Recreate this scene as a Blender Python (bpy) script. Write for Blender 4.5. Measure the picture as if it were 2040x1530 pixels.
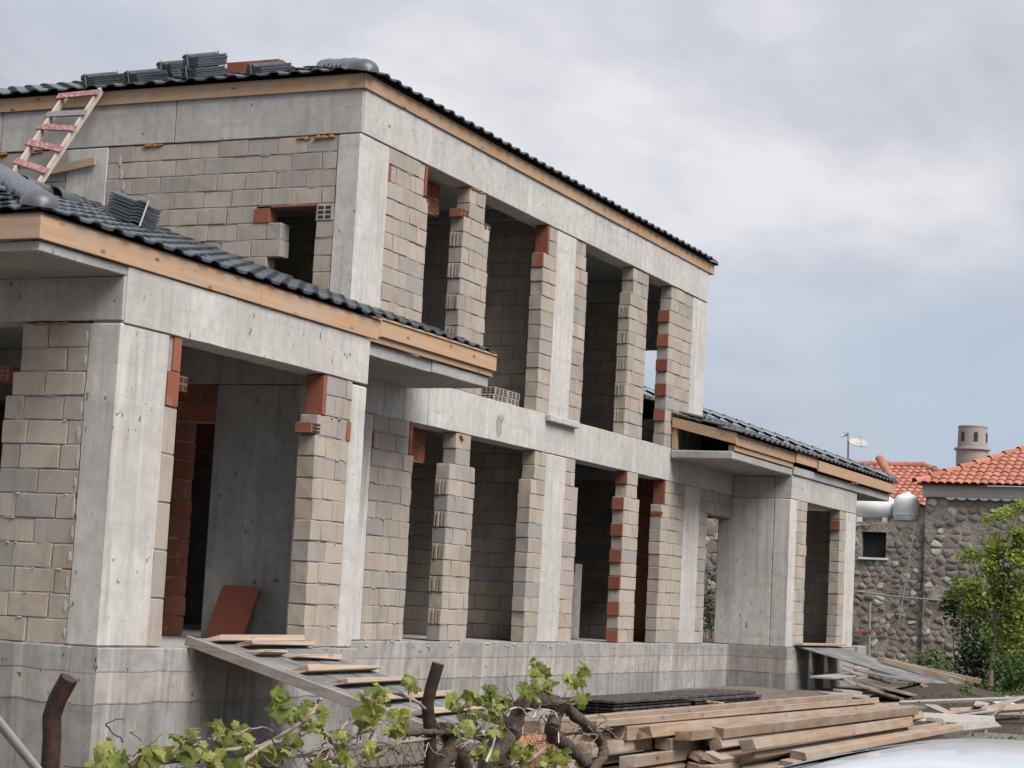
import bpy, bmesh, math, random
from mathutils import Vector, Matrix, noise
import numpy as np
R_ = random.Random(7)
for o in list(bpy.data.objects): bpy.data.objects.remove(o)
S = bpy.context.scene
COL = S.collection
# ------------------------------------------------------------------ camera
YAW, PITCH, ROLL = math.radians(65.409), math.radians(6.29), math.radians(3.012)
FPX = 3941.4                                   # focal length in photo pixels (2040 wide)
CAM = Vector((-19.278, -10.865, 0.526))
fw = Vector((math.sin(YAW)*math.cos(PITCH), math.cos(YAW)*math.cos(PITCH), math.sin(PITCH)))
rt = fw.cross(Vector((0, 0, 1))).normalized(); up = rt.cross(fw)
rt2 = math.cos(ROLL)*rt + math.sin(ROLL)*up; up2 = -math.sin(ROLL)*rt + math.cos(ROLL)*up
cd = bpy.data.cameras.new('camera'); cam = bpy.data.objects.new('camera', cd); COL.objects.link(cam)
cam.matrix_world = Matrix(((rt2.x, up2.x, -fw.x, CAM.x), (rt2.y, up2.y, -fw.y, CAM.y), (rt2.z, up2.z, -fw.z, CAM.z), (0, 0, 0, 1)))
cd.sensor_width = 36; cd.lens = FPX/2040*36; cd.clip_start = .1; cd.clip_end = 2000
S.camera = cam
# ------------------------------------------------------------------ sky, sun, exposure
SUN_EL, SUN_AZ = math.radians(50), math.radians(202)       # azimuth measured from +Y towards +X
w = bpy.data.worlds.new('World'); S.world = w; w.use_nodes = True
nt = w.node_tree; nt.nodes.clear()
def N(t, k, **kw):
    n = t.nodes.new(k)
    for a, b in kw.items(): setattr(n, a, b)
    return n
def build_world():
    L = nt.links.new
    out = N(nt, 'ShaderNodeOutputWorld'); bg = N(nt, 'ShaderNodeBackground')
    sky = N(nt, 'ShaderNodeTexSky', sky_type='NISHITA', sun_disc=False)
    sky.sun_elevation = SUN_EL; sky.sun_rotation = SUN_AZ; sky.air_density = 1.0; sky.dust_density = 2.0; sky.altitude = 50
    tc = N(nt, 'ShaderNodeTexCoord'); sp = N(nt, 'ShaderNodeSeparateXYZ'); L(tc.outputs['Generated'], sp.inputs[0])
    # flat cloud deck: project the direction on a plane overhead so that streaks flatten towards the horizon
    zz = N(nt, 'ShaderNodeMath', operation='MAXIMUM'); L(sp.outputs[2], zz.inputs[0]); zz.inputs[1].default_value = 0.0
    za = N(nt, 'ShaderNodeMath', operation='ADD'); L(zz.outputs[0], za.inputs[0]); za.inputs[1].default_value = 0.22
    dv = N(nt, 'ShaderNodeVectorMath', operation='DIVIDE'); cb = N(nt, 'ShaderNodeCombineXYZ')
    for i in range(3): L(za.outputs[0], cb.inputs[i])
    L(tc.outputs['Generated'], dv.inputs[0]); L(cb.outputs[0], dv.inputs[1])
    mp = N(nt, 'ShaderNodeMapping'); mp.inputs['Scale'].default_value = (1.5, 1.9, .6); mp.inputs['Location'].default_value = (3.1, 1.2, 0); L(dv.outputs[0], mp.inputs[0])
    n1 = N(nt, 'ShaderNodeTexNoise'); n1.inputs['Scale'].default_value = 1.35; n1.inputs['Detail'].default_value = 10; n1.inputs['Roughness'].default_value = .56; n1.inputs['Distortion'].default_value = .12
    L(mp.outputs[0], n1.inputs['Vector'])
    n2 = N(nt, 'ShaderNodeTexNoise'); n2.inputs['Scale'].default_value = .55; n2.inputs['Detail'].default_value = 4; L(mp.outputs[0], n2.inputs['Vector'])
    cr = N(nt, 'ShaderNodeValToRGB'); e = cr.color_ramp.elements
    e[0].position = .33; e[0].color = (.128, .132, .151, 1); e[1].position = .66; e[1].color = (0.206, 0.207, 0.215, 1)
    m = e.new(.49); m.color = (0.158, 0.161, 0.177, 1)
    L(n1.outputs['Fac'], cr.inputs['Fac'])
    # how much of the sky is covered: a clearer bluish band above the horizon, a closed deck above it
    a1 = N(nt, 'ShaderNodeMapRange', interpolation_type='SMOOTHSTEP'); a1.inputs['From Min'].default_value = .02; a1.inputs['From Max'].default_value = .25
    L(sp.outputs[2], a1.inputs['Value'])
    a2 = N(nt, 'ShaderNodeMapRange'); a2.inputs['From Min'].default_value = .35; a2.inputs['From Max'].default_value = .65; a2.inputs['To Min'].default_value = -.35; a2.inputs['To Max'].default_value = .35
    L(n2.outputs['Fac'], a2.inputs['Value'])
    ad = N(nt, 'ShaderNodeMath', operation='ADD', use_clamp=True); L(a1.outputs[0], ad.inputs[0]); L(a2.outputs[0], ad.inputs[1])
    sc = N(nt, 'ShaderNodeVectorMath', operation='SCALE'); sc.inputs['Scale'].default_value = SKY_STRENGTH; L(sky.outputs[0], sc.inputs[0])
    # thin veil everywhere so the clear band stays pale
    v1 = N(nt, 'ShaderNodeMixRGB'); v1.inputs[0].default_value = .85; v1.inputs[2].default_value = (0.130, 0.152, 0.186, 1); L(sc.outputs[0], v1.inputs[1])
    mx = N(nt, 'ShaderNodeMixRGB'); L(ad.outputs[0], mx.inputs[0]); L(v1.outputs[0], mx.inputs[1])
    bz = N(nt, 'ShaderNodeMapRange'); bz.inputs['From Min'].default_value = .04; bz.inputs['From Max'].default_value = .45; bz.inputs['To Min'].default_value = .97; bz.inputs['To Max'].default_value = 1.15; L(sp.outputs[2], bz.inputs['Value'])
    cs = N(nt, 'ShaderNodeVectorMath', operation='SCALE'); L(cr.outputs[0], cs.inputs[0]); L(bz.outputs[0], cs.inputs['Scale']); L(cs.outputs[0], mx.inputs[2])
    L(mx.outputs[0], bg.inputs['Color']); bg.inputs['Strength'].default_value = 1.0
    L(bg.outputs[0], out.inputs['Surface'])
SKY_STRENGTH = .05*.75
build_world()
sd = bpy.data.lights.new('sun', 'SUN'); sd.energy = 1.5; sd.angle = math.radians(40); sd.color = (1, .965, .93)
sun = bpy.data.objects.new('sun', sd); COL.objects.link(sun)
sdir = Vector((math.sin(SUN_AZ)*math.cos(SUN_EL), math.cos(SUN_AZ)*math.cos(SUN_EL), math.sin(SUN_EL)))
sun.rotation_euler = sdir.to_track_quat('Z', 'Y').to_euler(); sun.location = (0, 0, 40)
S.view_settings.view_transform = 'Standard'; S.view_settings.look = 'None'; S.view_settings.gamma = 1
S.view_settings.exposure = 1.9
S.cycles.diffuse_bounces = 2
S.render.resolution_x, S.render.resolution_y = 1024, 768

# ------------------------------------------------------------------ pixel helpers (photo pixel -> point on a known plane)
def ray(x, y): return fw + rt2*((x-1020)/FPX) - up2*((y-765)/FPX)
def onY(x, y, Y): r = ray(x, y); return CAM + r*((Y-CAM.y)/r.y)
def onX(x, y, X): r = ray(x, y); return CAM + r*((X-CAM.x)/r.x)
def proj(p):
    v = Vector(p)-CAM; d = v.dot(fw)
    return (1020+FPX*v.dot(rt2)/d, 765-FPX*v.dot(up2)/d, d)
# ------------------------------------------------------------------ materials
MATS = {}
def ramp(t, fac, *stops):
    cr = N(t, 'ShaderNodeValToRGB'); el = cr.color_ramp.elements
    while len(el) > 1: el.remove(el[-1])
    for i, (p, c) in enumerate(stops):
        e = el[0] if i == 0 else el.new(p)
        e.position = p; e.color = (*c, 1) if len(c) == 3 else c
    t.links.new(fac, cr.inputs['Fac']); return cr.outputs[0]
def tex(t, vec, scale, detail=4, rough=.55, dist=0, out='Fac'):
    n = N(t, 'ShaderNodeTexNoise'); n.inputs['Scale'].default_value = scale; n.inputs['Detail'].default_value = detail
    n.inputs['Roughness'].default_value = rough; n.inputs['Distortion'].default_value = dist
    t.links.new(vec, n.inputs['Vector']); return n.outputs[out]
def scaled(t, vec, s):
    m = N(t, 'ShaderNodeMapping'); m.inputs['Scale'].default_value = s; t.links.new(vec, m.inputs[0]); return m.outputs[0]
def mix(t, fac, a, b, mode='MIX'):
    m = N(t, 'ShaderNodeMixRGB', blend_type=mode)
    for i, v in ((0, fac), (1, a), (2, b)):
        if isinstance(v, (int, float)): m.inputs[i].default_value = v
        elif isinstance(v, tuple): m.inputs[i].default_value = (*v, 1)
        else: t.links.new(v, m.inputs[i])
    return m.outputs[0]
def math_(t, op, a, b=None, clamp=False):
    m = N(t, 'ShaderNodeMath', operation=op, use_clamp=clamp)
    for i, v in ((0, a), (1, b)):
        if v is None: continue
        if isinstance(v, (int, float)): m.inputs[i].default_value = v
        else: t.links.new(v, m.inputs[i])
    return m.outputs[0]
def mapr(t, v, a, b, c=0, d=1):
    m = N(t, 'ShaderNodeMapRange'); m.clamp = True
    for k, x in (('From Min', a), ('From Max', b), ('To Min', c), ('To Max', d)): m.inputs[k].default_value = x
    t.links.new(v, m.inputs['Value']); return m.outputs[0]
class MT:
    def __init__(s, name):
        s.m = bpy.data.materials.new(name); s.m.use_nodes = True; s.t = s.m.node_tree
        s.b = s.t.nodes['Principled BSDF']; MATS[name] = s.m
        s.pos = N(s.t, 'ShaderNodeNewGeometry').outputs['Position']
        s.obj = N(s.t, 'ShaderNodeTexCoord').outputs['Object']
    def rnd(s):
        a = N(s.t, 'ShaderNodeObjectInfo').outputs['Random']; b = N(s.t, 'ShaderNodeNewGeometry').outputs['Random Per Island']
        return math_(s.t, 'FRACT', math_(s.t, 'ADD', a, b))
    def color(s, c):
        if isinstance(c, tuple): s.b.inputs['Base Color'].default_value = (*c, 1)
        else: s.t.links.new(c, s.b.inputs['Base Color'])
        return s
    def rough(s, r, spec=.3, metal=0):
        if isinstance(r, (int, float)): s.b.inputs['Roughness'].default_value = r
        else: s.t.links.new(r, s.b.inputs['Roughness'])
        s.b.inputs['Specular IOR Level'].default_value = spec; s.b.inputs['Metallic'].default_value = metal; return s
    def bump(s, h, strength=.3, dist=.01):
        b = N(s.t, 'ShaderNodeBump'); b.inputs['Strength'].default_value = strength; b.inputs['Distance'].default_value = dist
        s.t.links.new(h, b.inputs['Height']); s.t.links.new(b.outputs[0], s.b.inputs['Normal']); return s
def concrete(name, c1, c2, pits=.5, streak=.35, brown=.25, rough_=.9):
    M = MT(name); t = M.t; p = M.pos
    base = ramp(t, tex(t, p, .9, 5, .6), (.35, c2), (.62, c1))
    fine = tex(t, p, 9, 6, .65)
    base = mix(t, mapr(t, fine, .35, .68, 0, .5), base, tuple(x*.7 for x in c2))
    pour = tex(t, scaled(t, p, (.35, .35, 5)), 1.3, 4, .6)
    base = mix(t, mapr(t, pour, .56, .68, 0, .3), base, tuple(x*.66 for x in c2))
    big = tex(t, p, .45, 6, .7, 1.2)
    base = mix(t, mapr(t, big, .52, .7, 0, .45), base, tuple(x*.68 for x in c2))
    st = tex(t, scaled(t, p, (7, 7, .45)), 1.6, 4, .6)
    base = mix(t, mapr(t, st, .5, .72, 0, streak), base, tuple(x*.62 for x in c2))
    st2 = tex(t, scaled(t, p, (5, 5, .3)), 1.0, 3, .6, .4)
    base = mix(t, mapr(t, st2, .55, .75, 0, streak*.9), base, tuple(min(.75, x*1.18) for x in c1))
    br = tex(t, p, 1.7, 4, .6, 1.0)
    base = mix(t, mapr(t, br, .55, .75, 0, brown), base, (.36, .29, .22))
    sp = tex(t, scaled(t, p, (11, 11, 7)), 1.5, 2, .5)
    pit = mapr(t, sp, .70, .735, 0, pits)
    base = mix(t, pit, base, (.075, .07, .068))
    g = tex(t, p, 160, 3, .6)
    base = mix(t, mapr(t, g, .3, .7, 0, .18), base, tuple(x*.6 for x in c2))
    M.color(base).rough(rough_, .25)
    h = math_(t, 'SUBTRACT', math_(t, 'ADD', math_(t, 'MULTIPLY', fine, .6), math_(t, 'MULTIPLY', g, .35)), math_(t, 'MULTIPLY', pit, .8))
    M.bump(h, .45, .012); return M.m
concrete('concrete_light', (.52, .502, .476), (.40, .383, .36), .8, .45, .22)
concrete('concrete_grey', (.46, .44, .415), (.35, .333, .312), .85, .4, .25)
concrete('concrete_column', (.55, .53, .502), (.44, .42, .396), .7, .7, .32)
concrete('concrete_slab', (.40, .395, .385), (.29, .285, .275), .6, .2, .2)
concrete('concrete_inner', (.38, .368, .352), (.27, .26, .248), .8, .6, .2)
concrete('plinth_lower', (.34, .33, .317), (.20, .194, .187), .5, .85, .35)
concrete('plinth_band', (.43, .40, .365), (.265, .247, .226), 1.0, .9, .55)
concrete('plinth_edge', (.38, .365, .347), (.235, .225, .213), 1.0, .7, .35)
def block_mat(name, tan, grey, dark=1.0):
    M = MT(name); t = M.t; r = M.rnd()
    r2 = math_(t, 'FRACT', math_(t, 'MULTIPLY', r, 7.31))
    base = ramp(t, r, (.0, grey), (.16, tuple(x*1.08 for x in grey)), (.22, tuple((a+b)/2 for a, b in zip(tan, grey))), (.34, tan), (.7, tuple(x*1.06 for x in tan)), (.9, tuple(x*.9 for x in tan)), (1, tuple(x*.86 for x in tan)))
    base = mix(t, mapr(t, r2, 0, 1, 0, .32), base, tuple(x*.70 for x in tan))
    st = tex(t, scaled(t, M.pos, (9, 9, 1.3)), 1.3, 5, .6)
    base = mix(t, mapr(t, st, .48, .72, 0, .55), base, (.215, .19, .165))
    br = tex(t, M.pos, 1.4, 4, .6, .8)
    base = mix(t, mapr(t, br, .52, .72, 0, .6), base, (.255, .195, .14))
    lt = tex(t, M.pos, 2.7, 3, .6)
    base = mix(t, mapr(t, lt, .58, .75, 0, .35), base, (.46, .405, .35))
    g = tex(t, M.pos, 85, 4, .7); g2 = tex(t, M.pos, 260, 2, .6)
    base = mix(t, mapr(t, g, .3, .68, 0, .32), base, tuple(x*.62 for x in tan))
    pv = N(t, 'ShaderNodeTexVoronoi'); pv.inputs['Scale'].default_value = 60; t.links.new(M.pos, pv.inputs['Vector'])
    pit = mapr(t, pv.outputs['Distance'], .12, .22, .5, 0)
    base = mix(t, pit, base, (.12, .10, .09))
    M.color(base).rough(.95, .15)
    M.bump(math_(t, 'ADD', math_(t, 'MULTIPLY', g, .7), math_(t, 'MULTIPLY', g2, .4)), .7, .008)
block_mat('block', (.395, .343, .29), (.285, .272, .258))
M = MT('mortar'); M.color(mix(M.t, tex(M.t, M.pos, 14, 5), (.31, .295, .27), (.18, .168, .155))).rough(.95, .1).bump(tex(M.t, M.pos, 50, 4), .6, .01)
M = MT('mortar_pale'); M.color(mix(M.t, tex(M.t, M.pos, 18, 5), (.40, .372, .335), (.30, .275, .25))).rough(.95, .1).bump(tex(M.t, M.pos, 60, 4), .6, .01)
M = MT('red_brick'); r = M.rnd(); t = M.t
b = mix(t, r, (.185, .064, .040), (.25, .096, .062)); b = mix(t, mapr(t, tex(t, M.pos, 22, 5), .45, .75, 0, .45), b, (.14, .06, .042)); b = mix(t, mapr(t, tex(t, M.pos, 5, 3), .62, .76, 0, .4), b, (.33, .25, .20))
M.color(b).rough(.9, .15).bump(tex(t, M.pos, 70, 4), .5, .006)
def wood(name, c1, c2, axis, knots=.6, grain=1.0, weather=0.0):
    M = MT(name); t = M.t; r = M.rnd()
    off = N(t, 'ShaderNodeCombineXYZ'); 
    for i in range(3): t.links.new(math_(t, 'MULTIPLY', r, 17.0+i*5), off.inputs[i])
    va = N(t, 'ShaderNodeVectorMath', operation='ADD'); t.links.new(M.obj, va.inputs[0]); t.links.new(off.outputs[0], va.inputs[1])
    s = [26.0]*3; s[axis] = 1.1
    g = tex(t, scaled(t, va.outputs[0], tuple(s)), 1.0, 6, .65, .6)
    base = mix(t, mapr(t, g, .35, .7), c1, c2)
    base = mix(t, math_(t, 'MULTIPLY', r, .35), base, tuple(x*.68 for x in c2))
    s2 = [7.0]*3; s2[axis] = 3.2
    k = N(t, 'ShaderNodeTexVoronoi'); k.inputs['Scale'].default_value = 1.0; t.links.new(scaled(t, va.outputs[0], tuple(s2)), k.inputs['Vector'])
    base = mix(t, mapr(t, k.outputs['Distance'], .07, .17, knots, 0), base, (.10, .05, .025))
    wn = tex(t, va.outputs[0], 2.3, 4, .6)
    base = mix(t, mapr(t, wn, .42, .68, 0, .25+weather), base, (.30, .285, .27))
    M.color(base).rough(.8, .2).bump(g, .25, .004); return M.m
wood('fascia_wood', (.46, .30, .185), (.36, .222, .13), 0, .9, 1, .12)
wood('fascia_wood_y', (.46, .30, .185), (.36, .222, .13), 1, .9, 1, .12)
wood('timber', (.315, .222, .15), (.20, .132, .085), 0, .85, 1, .35)
wood('old_plank', (.36, .325, .29), (.24, .215, .19), 0, .4, 1, .35)
wood('cleat_wood', (.44, .335, .25), (.32, .23, .165), 0, .5, 1, .4)
wood('stringer_wood', (.27, .225, .19), (.18, .15, .128), 1, .3, 1, .3)
wood('ply_grey', (.17, .168, .17), (.095, .093, .093), 0, .2, 1, .3)
wood('ladder_wood', (.50, .42, .35), (.38, .31, .25), 2, .3, 1, .2)
M = MT('red_paint'); t = M.t; M.color(mix(t, mapr(t, tex(t, M.pos, 25, 5), .45, .62), (.23, .095, .095), (.33, .23, .21))).rough(.75, .2)
M = MT('grey_paint'); t = M.t; M.color(mix(t, tex(t, M.pos, 20, 4), (.14, .135, .14), (.21, .2, .2))).rough(.75, .2)
M = MT('roof_tile'); t = M.t; r = M.rnd()
b = mix(t, r, (.034, .041, .048), (.056, .065, .074)); b = mix(t, mapr(t, tex(t, M.pos, 30, 4), .5, .75, 0, .35), b, (.13, .14, .15)); b = mix(t, mapr(t, tex(t, M.pos, 2.6, 5, .65), .5, .72, 0, .35), b, (.11, .11, .108))
M.color(b).rough(mapr(t, tex(t, M.pos, 18, 4), .3, .7, .26, .42), .75)
M = MT('cap_grey'); t = M.t; M.color(mix(t, tex(t, M.pos, 12, 4), (.05, .054, .06), (.085, .09, .098))).rough(.42, .5)
M = MT('membrane'); M.color((.02, .02, .022)).rough(.8, .2)
M = MT('foam'); t = M.t; M.color(mix(t, tex(t, M.pos, 20, 4), (.33, .16, .05), (.27, .11, .03))).rough(.8, .2).bump(tex(t, M.pos, 60, 3), .5, .01)
M = MT('strap'); M.color((.45, .5, .52)).rough(.35, .5)
M = MT('rust'); t = M.t; M.color(mix(t, mapr(t, tex(t, M.pos, 26, 6, .65), .4, .68), (.020, .012, .011), (.062, .024, .016))).rough(.75, .3).bump(tex(t, M.pos, 90, 4), .4, .003)
M = MT('galvanised'); t = M.t; M.color(mix(t, tex(t, M.pos, 30, 4), (.30, .295, .285), (.19, .185, .175))).rough(.6, .4)
M = MT('wire'); M.color((.11, .10, .095)).rough(.6, .4, .4)
M = MT('rope'); M.color((.42, .40, .37)).rough(.8, .2)
M = MT('bark'); t = M.t; bk = tex(t, scaled(t, M.pos, (60, 60, 60)), 1, 6, .7, .6); M.color(mix(t, mapr(t, bk, .35, .7), (.045, .034, .028), (.16, .125, .10))).rough(.95, .1).bump(bk, 1.0, .012)
M = MT('cane'); t = M.t; bk = tex(t, M.pos, 60, 5, .7); M.color(mix(t, bk, (.20, .15, .115), (.33, .27, .22))).rough(.9, .15).bump(bk, .6, .004)
M = MT('pale_bark'); t = M.t; bk = tex(t, M.pos, 20, 4, .6); M.color(mix(t, bk, (.30, .27, .23), (.19, .165, .135))).rough(.9, .15)
def leaf_mat(name, c1, c2, c3, tr=.35):
    M = MT(name); t = M.t; r = M.rnd()
    b = ramp(t, r, (0, c1), (.5, c2), (1, c3))
    b = mix(t, mapr(t, tex(t, M.pos, 35, 3), .4, .7, 0, .3), b, tuple(x*.7 for x in c1))
    M.color(b).rough(.55, .35)
    tl = N(t, 'ShaderNodeBsdfTranslucent'); t.links.new(mix(t, 1, b, (1.3, 1.3, .7), 'MULTIPLY'), tl.inputs[0])
    ms = N(t, 'ShaderNodeMixShader'); ms.inputs[0].default_value = tr
    t.links.new(M.b.outputs[0], ms.inputs[1]); t.links.new(tl.outputs[0], ms.inputs[2])
    t.links.new(ms.outputs[0], t.nodes['Material Output'].inputs['Surface'])
leaf_mat('vine_leaf', (.075, .10, .02), (.18, .205, .042), (.35, .34, .115), .42)
leaf_mat('fig_leaf', (.15, .21, .04), (.24, .30, .065), (.34, .38, .11), .42)
leaf_mat('dark_leaf', (.018, .042, .016), (.03, .065, .022), (.05, .09, .028), .2)
leaf_mat('bush_leaf', (.035, .075, .022), (.06, .115, .032), (.09, .15, .04), .25)
M = MT('stone'); t = M.t; r = M.rnd()
b = ramp(t, r, (0, (.19, .165, .145)), (.2, (.285, .25, .22)), (.4, (.22, .20, .185)), (.6, (.335, .30, .265)), (.75, (.25, .23, .215)), (.84, (.40, .365, .325)), (.865, (.52, .49, .44)), (1, (.60, .57, .52)))
b = mix(t, mapr(t, tex(t, M.pos, 7, 5), .42, .70, 0, .55), b, (.19, .155, .13))
M.color(b).rough(.95, .1).bump(tex(t, M.pos, 16, 5), .9, .03)
M = MT('stone_mortar'); t = M.t
b = ramp(t, tex(t, M.pos, 2.2, 6, .65), (.32, (.20, .175, .155)), (.52, (.30, .27, .24)), (.72, (.42, .385, .35))); M.color(b).rough(.95, .1).bump(tex(t, M.pos, 14, 6), 1, .04)
M = MT('stucco'); t = M.t; b = mix(t, tex(t, M.pos, 3, 5), (.62, .6, .57), (.46, .44, .41)); M.color(b).rough(.9, .15).bump(tex(t, M.pos, 30, 4), .4, .01)
M = MT('cream_dish'); M.color((.36, .35, .325)).rough(.6, .3)
M = MT('clay_tile'); t = M.t; r = M.rnd(); b = mix(t, r, (.30, .105, .072), (.40, .165, .118)); b = mix(t, mapr(t, tex(t, M.pos, 6, 4), .45, .72, 0, .6), b, (.19, .115, .09)); M.color(b).rough(.85, .2)
M = MT('chimney_plaster'); t = M.t; M.color(mix(t, tex(t, M.pos, 5, 5), (.34, .31, .285), (.22, .2, .185))).rough(.9, .15).bump(tex(t, M.pos, 25, 4), .4, .01)
M = MT('tank'); t = M.t; M.color(mix(t, mapr(t, tex(t, M.pos, 3, 4), .4, .7), (.70, .705, .71), (.58, .585, .59))).rough(.7, .2, 0)
M = MT('void_shade'); M.color((.018, .018, .02)).rough(.5, .4)  # near-black colour stands in for the shade inside openings
M = MT('white_paint'); t = M.t; M.color(mix(t, tex(t, M.pos, 8, 4), (.75, .75, .73), (.58, .57, .55))).rough(.5, .4)
M = MT('car_paint'); M.color(mix(M.t, tex(M.t, M.pos, 6, 5), (.50, .52, .555), (.46, .475, .50))).rough(.32, .5); M.b.inputs['Coat Weight'].default_value = .6; M.b.inputs['Coat Roughness'].default_value = .06
M = MT('car_glass'); M.color((.015, .018, .02)).rough(.05, .6)
M = MT('car_trim'); M.color((.13, .135, .14)).rough(.4, .5)
M = MT('chrome'); M.color((.62, .64, .66)).rough(.22, .5, .9)
M = MT('rubber'); M.color((.018, .018, .018)).rough(.8, .3)
M = MT('lamp_red'); M.color((.35, .02, .02)).rough(.2, .5)
M = MT('brown_board'); t = M.t; M.color(mix(t, tex(t, M.pos, 6, 4), (.20, .060, .032), (.145, .042, .024))).rough(.42, .45)
M = MT('orange_board'); t = M.t; M.color(mix(t, tex(t, M.pos, 5, 4), (.40, .20, .115), (.33, .155, .085))).rough(.8, .2)
M = MT('black_panel'); t = M.t; M.color(mix(t, mapr(t, tex(t, M.pos, 12, 5), .45, .7), (.035, .03, .03), (.12, .105, .10))).rough(.7, .3)
M = MT('rubbish_white'); M.color((.7, .7, .7)).rough(.6, .3)
M = MT('ground'); t = M.t
b = ramp(t, tex(t, M.pos, .8, 6, .6), (.35, (.095, .082, .068)), (.55, (.15, .13, .108)), (.75, (.085, .088, .058))); b = mix(t, mapr(t, tex(t, M.pos, 30, 4), .45, .7, 0, .6), b, (.19, .175, .155))
M.color(b).rough(.95, .1).bump(tex(t, M.pos, 8, 6), .8, .06)
M = MT('asphalt'); t = M.t; M.color(mix(t, tex(t, M.pos, 40, 4), (.04, .04, .042), (.07, .07, .07))).rough(.9, .2).bump(tex(t, M.pos, 120, 3), .4, .01)
M = MT('dark_soil'); t = M.t; M.color(mix(t, tex(t, M.pos, 5, 5), (.045, .037, .031), (.085, .068, .058))).rough(.95, .1).bump(tex(t, M.pos, 9, 5), 1, .08)

# ------------------------------------------------------------------ mesh helpers
def new_obj(name, me, mat=None, parent=None, mw=None):
    o = bpy.data.objects.new(name, me); COL.objects.link(o)
    if mat and me is not None and not me.materials: me.materials.append(MATS[mat])
    if parent: o.parent = parent
    if mw is not None: o.matrix_world = mw
    return o
def tag(o, label=None, cat=None, group=None, kind=None):
    if label: o['label'] = label
    if cat: o['category'] = cat
    if group: o['group'] = group
    if kind: o['kind'] = kind
    return o
def empty(name, loc, label, cat, group=None):
    o = bpy.data.objects.new(name, None); COL.objects.link(o); o.location = loc; o.empty_display_size = .2
    bpy.context.view_layer.update()
    return tag(o, label, cat, group)
class B:
    """collects geometry in world coordinates, builds one mesh object"""
    def __init__(s): s.v = []; s.f = []; s.smooth = []
    def add(s, vs, fs, smooth=False):
        n = len(s.v); s.v += [tuple(x) for x in vs]; s.f += [tuple(i+n for i in f) for f in fs]; s.smooth += [smooth]*len(fs); return s
    def box(s, x0, x1, y0, y1, z0, z1):
        v = [(x, y, z) for x in (x0, x1) for y in (y0, y1) for z in (z0, z1)]
        return s.add(v, [(0, 1, 3, 2), (4, 6, 7, 5), (0, 4, 5, 1), (2, 3, 7, 6), (0, 2, 6, 4), (1, 5, 7, 3)])
    def obox(s, a, b, wdir, wd, th, jit=0):
        """plank from a to b, width wd along wdir, thickness th upwards (from the bottom line)"""
        a = Vector(a); b = Vector(b); d = (b-a).normalized(); wv = Vector(wdir); wv = (wv-d*wv.dot(d)).normalized(); n = d.cross(wv)
        if n.z < 0: n = -n
        vs = [p+wv*i*wd/2+n*k*th+Vector((R_.uniform(-jit*1.5, jit*1.5), R_.uniform(-jit, jit), R_.uniform(-jit, jit))) for p in (a, b) for i in (-1, 1) for k in (0, 1)]
        return s.add(vs, [(0, 1, 3, 2), (4, 6, 7, 5), (0, 4, 5, 1), (2, 3, 7, 6), (0, 2, 6, 4), (1, 5, 7, 3)])
    def tube(s, pts, rad, seg=7, caps=True, smooth=True):
        pts = [Vector(p) for p in pts]; n = len(pts)
        if isinstance(rad, (int, float)): rad = [rad]*n
        rings = []; prev = None
        for i, p in enumerate(pts):
            d = (pts[min(i+1, n-1)]-pts[max(i-1, 0)]).normalized()
            if prev is None: prev = d.orthogonal().normalized()
            u = (prev-d*prev.dot(d)); u = u.normalized() if u.length > 1e-6 else d.orthogonal().normalized(); prev = u; v = d.cross(u)
            rings.append([p+(u*math.cos(2*math.pi*k/seg)+v*math.sin(2*math.pi*k/seg))*rad[i] for k in range(seg)])
        vs = [q for r in rings for q in r]; fs = []
        for i in range(n-1):
            for k in range(seg): fs.append((i*seg+k, i*seg+(k+1) % seg, (i+1)*seg+(k+1) % seg, (i+1)*seg+k))
        if caps: fs += [tuple(reversed(range(seg))), tuple((n-1)*seg+k for k in range(seg))]
        return s.add(vs, fs, smooth)
    def quadgrid(s, rows, smooth=False):
        n = len(rows[0]); vs = [q for r in rows for q in r]
        return s.add(vs, [(i*n+k, i*n+k+1, (i+1)*n+k+1, (i+1)*n+k) for i in range(len(rows)-1) for k in range(n-1)], smooth)
    def mesh(s, name, fix=True):
        me = bpy.data.meshes.new(name); me.from_pydata(s.v, [], s.f)
        me.polygons.foreach_set('use_smooth', s.smooth)
        if fix:
            bm = bmesh.new(); bm.from_mesh(me); bmesh.ops.recalc_face_normals(bm, faces=bm.faces); bm.to_mesh(me); bm.free()
        if any(s.smooth): me.set_sharp_from_angle(angle=math.radians(42))
        me.update(); return me
    def build(s, name, mat, parent=None, bevel=0, fix=True):
        me = s.mesh(name, fix)
        if bevel:
            bm = bmesh.new(); bm.from_mesh(me)
            bmesh.ops.bevel(bm, geom=bm.edges[:], offset=bevel, segments=1, affect='EDGES'); bm.to_mesh(me); bm.free()
        o = new_obj(name, me, mat)
        if parent: o.parent = parent; o.matrix_parent_inverse = parent.matrix_world.inverted()
        return o
def slab(name, mat, parent, x0, x1, y0, y1, z0, z1, bevel=.012):
    o = B().box(x0, x1, y0, y1, z0, z1).build(name, mat, parent, bevel)
    if bevel and name in ('column', 'beam', 'canopy', 'roof_slab', 'corbel'):     # cast faces are never quite true
        bm = bmesh.new(); bm.from_mesh(o.data)
        for it in range(2):
            lg = [e for e in bm.edges if e.calc_length() > .16]
            if lg: bmesh.ops.subdivide_edges(bm, edges=[e for e in lg if e.calc_length() > (.6, .22)[it]], cuts=(5, 2)[it], use_grid_fill=True)
        for v in bm.verts: v.co += Vector([noise.noise(v.co*f+Vector((k*9, 3, 1))) for k, f in ((0, 3.1), (1, 3.7), (2, 3.3))])*.005
        bm.to_mesh(o.data); bm.free()
    return o
def under(o, parent):
    o.parent = parent; o.matrix_parent_inverse = parent.matrix_world.inverted(); return o
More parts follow.
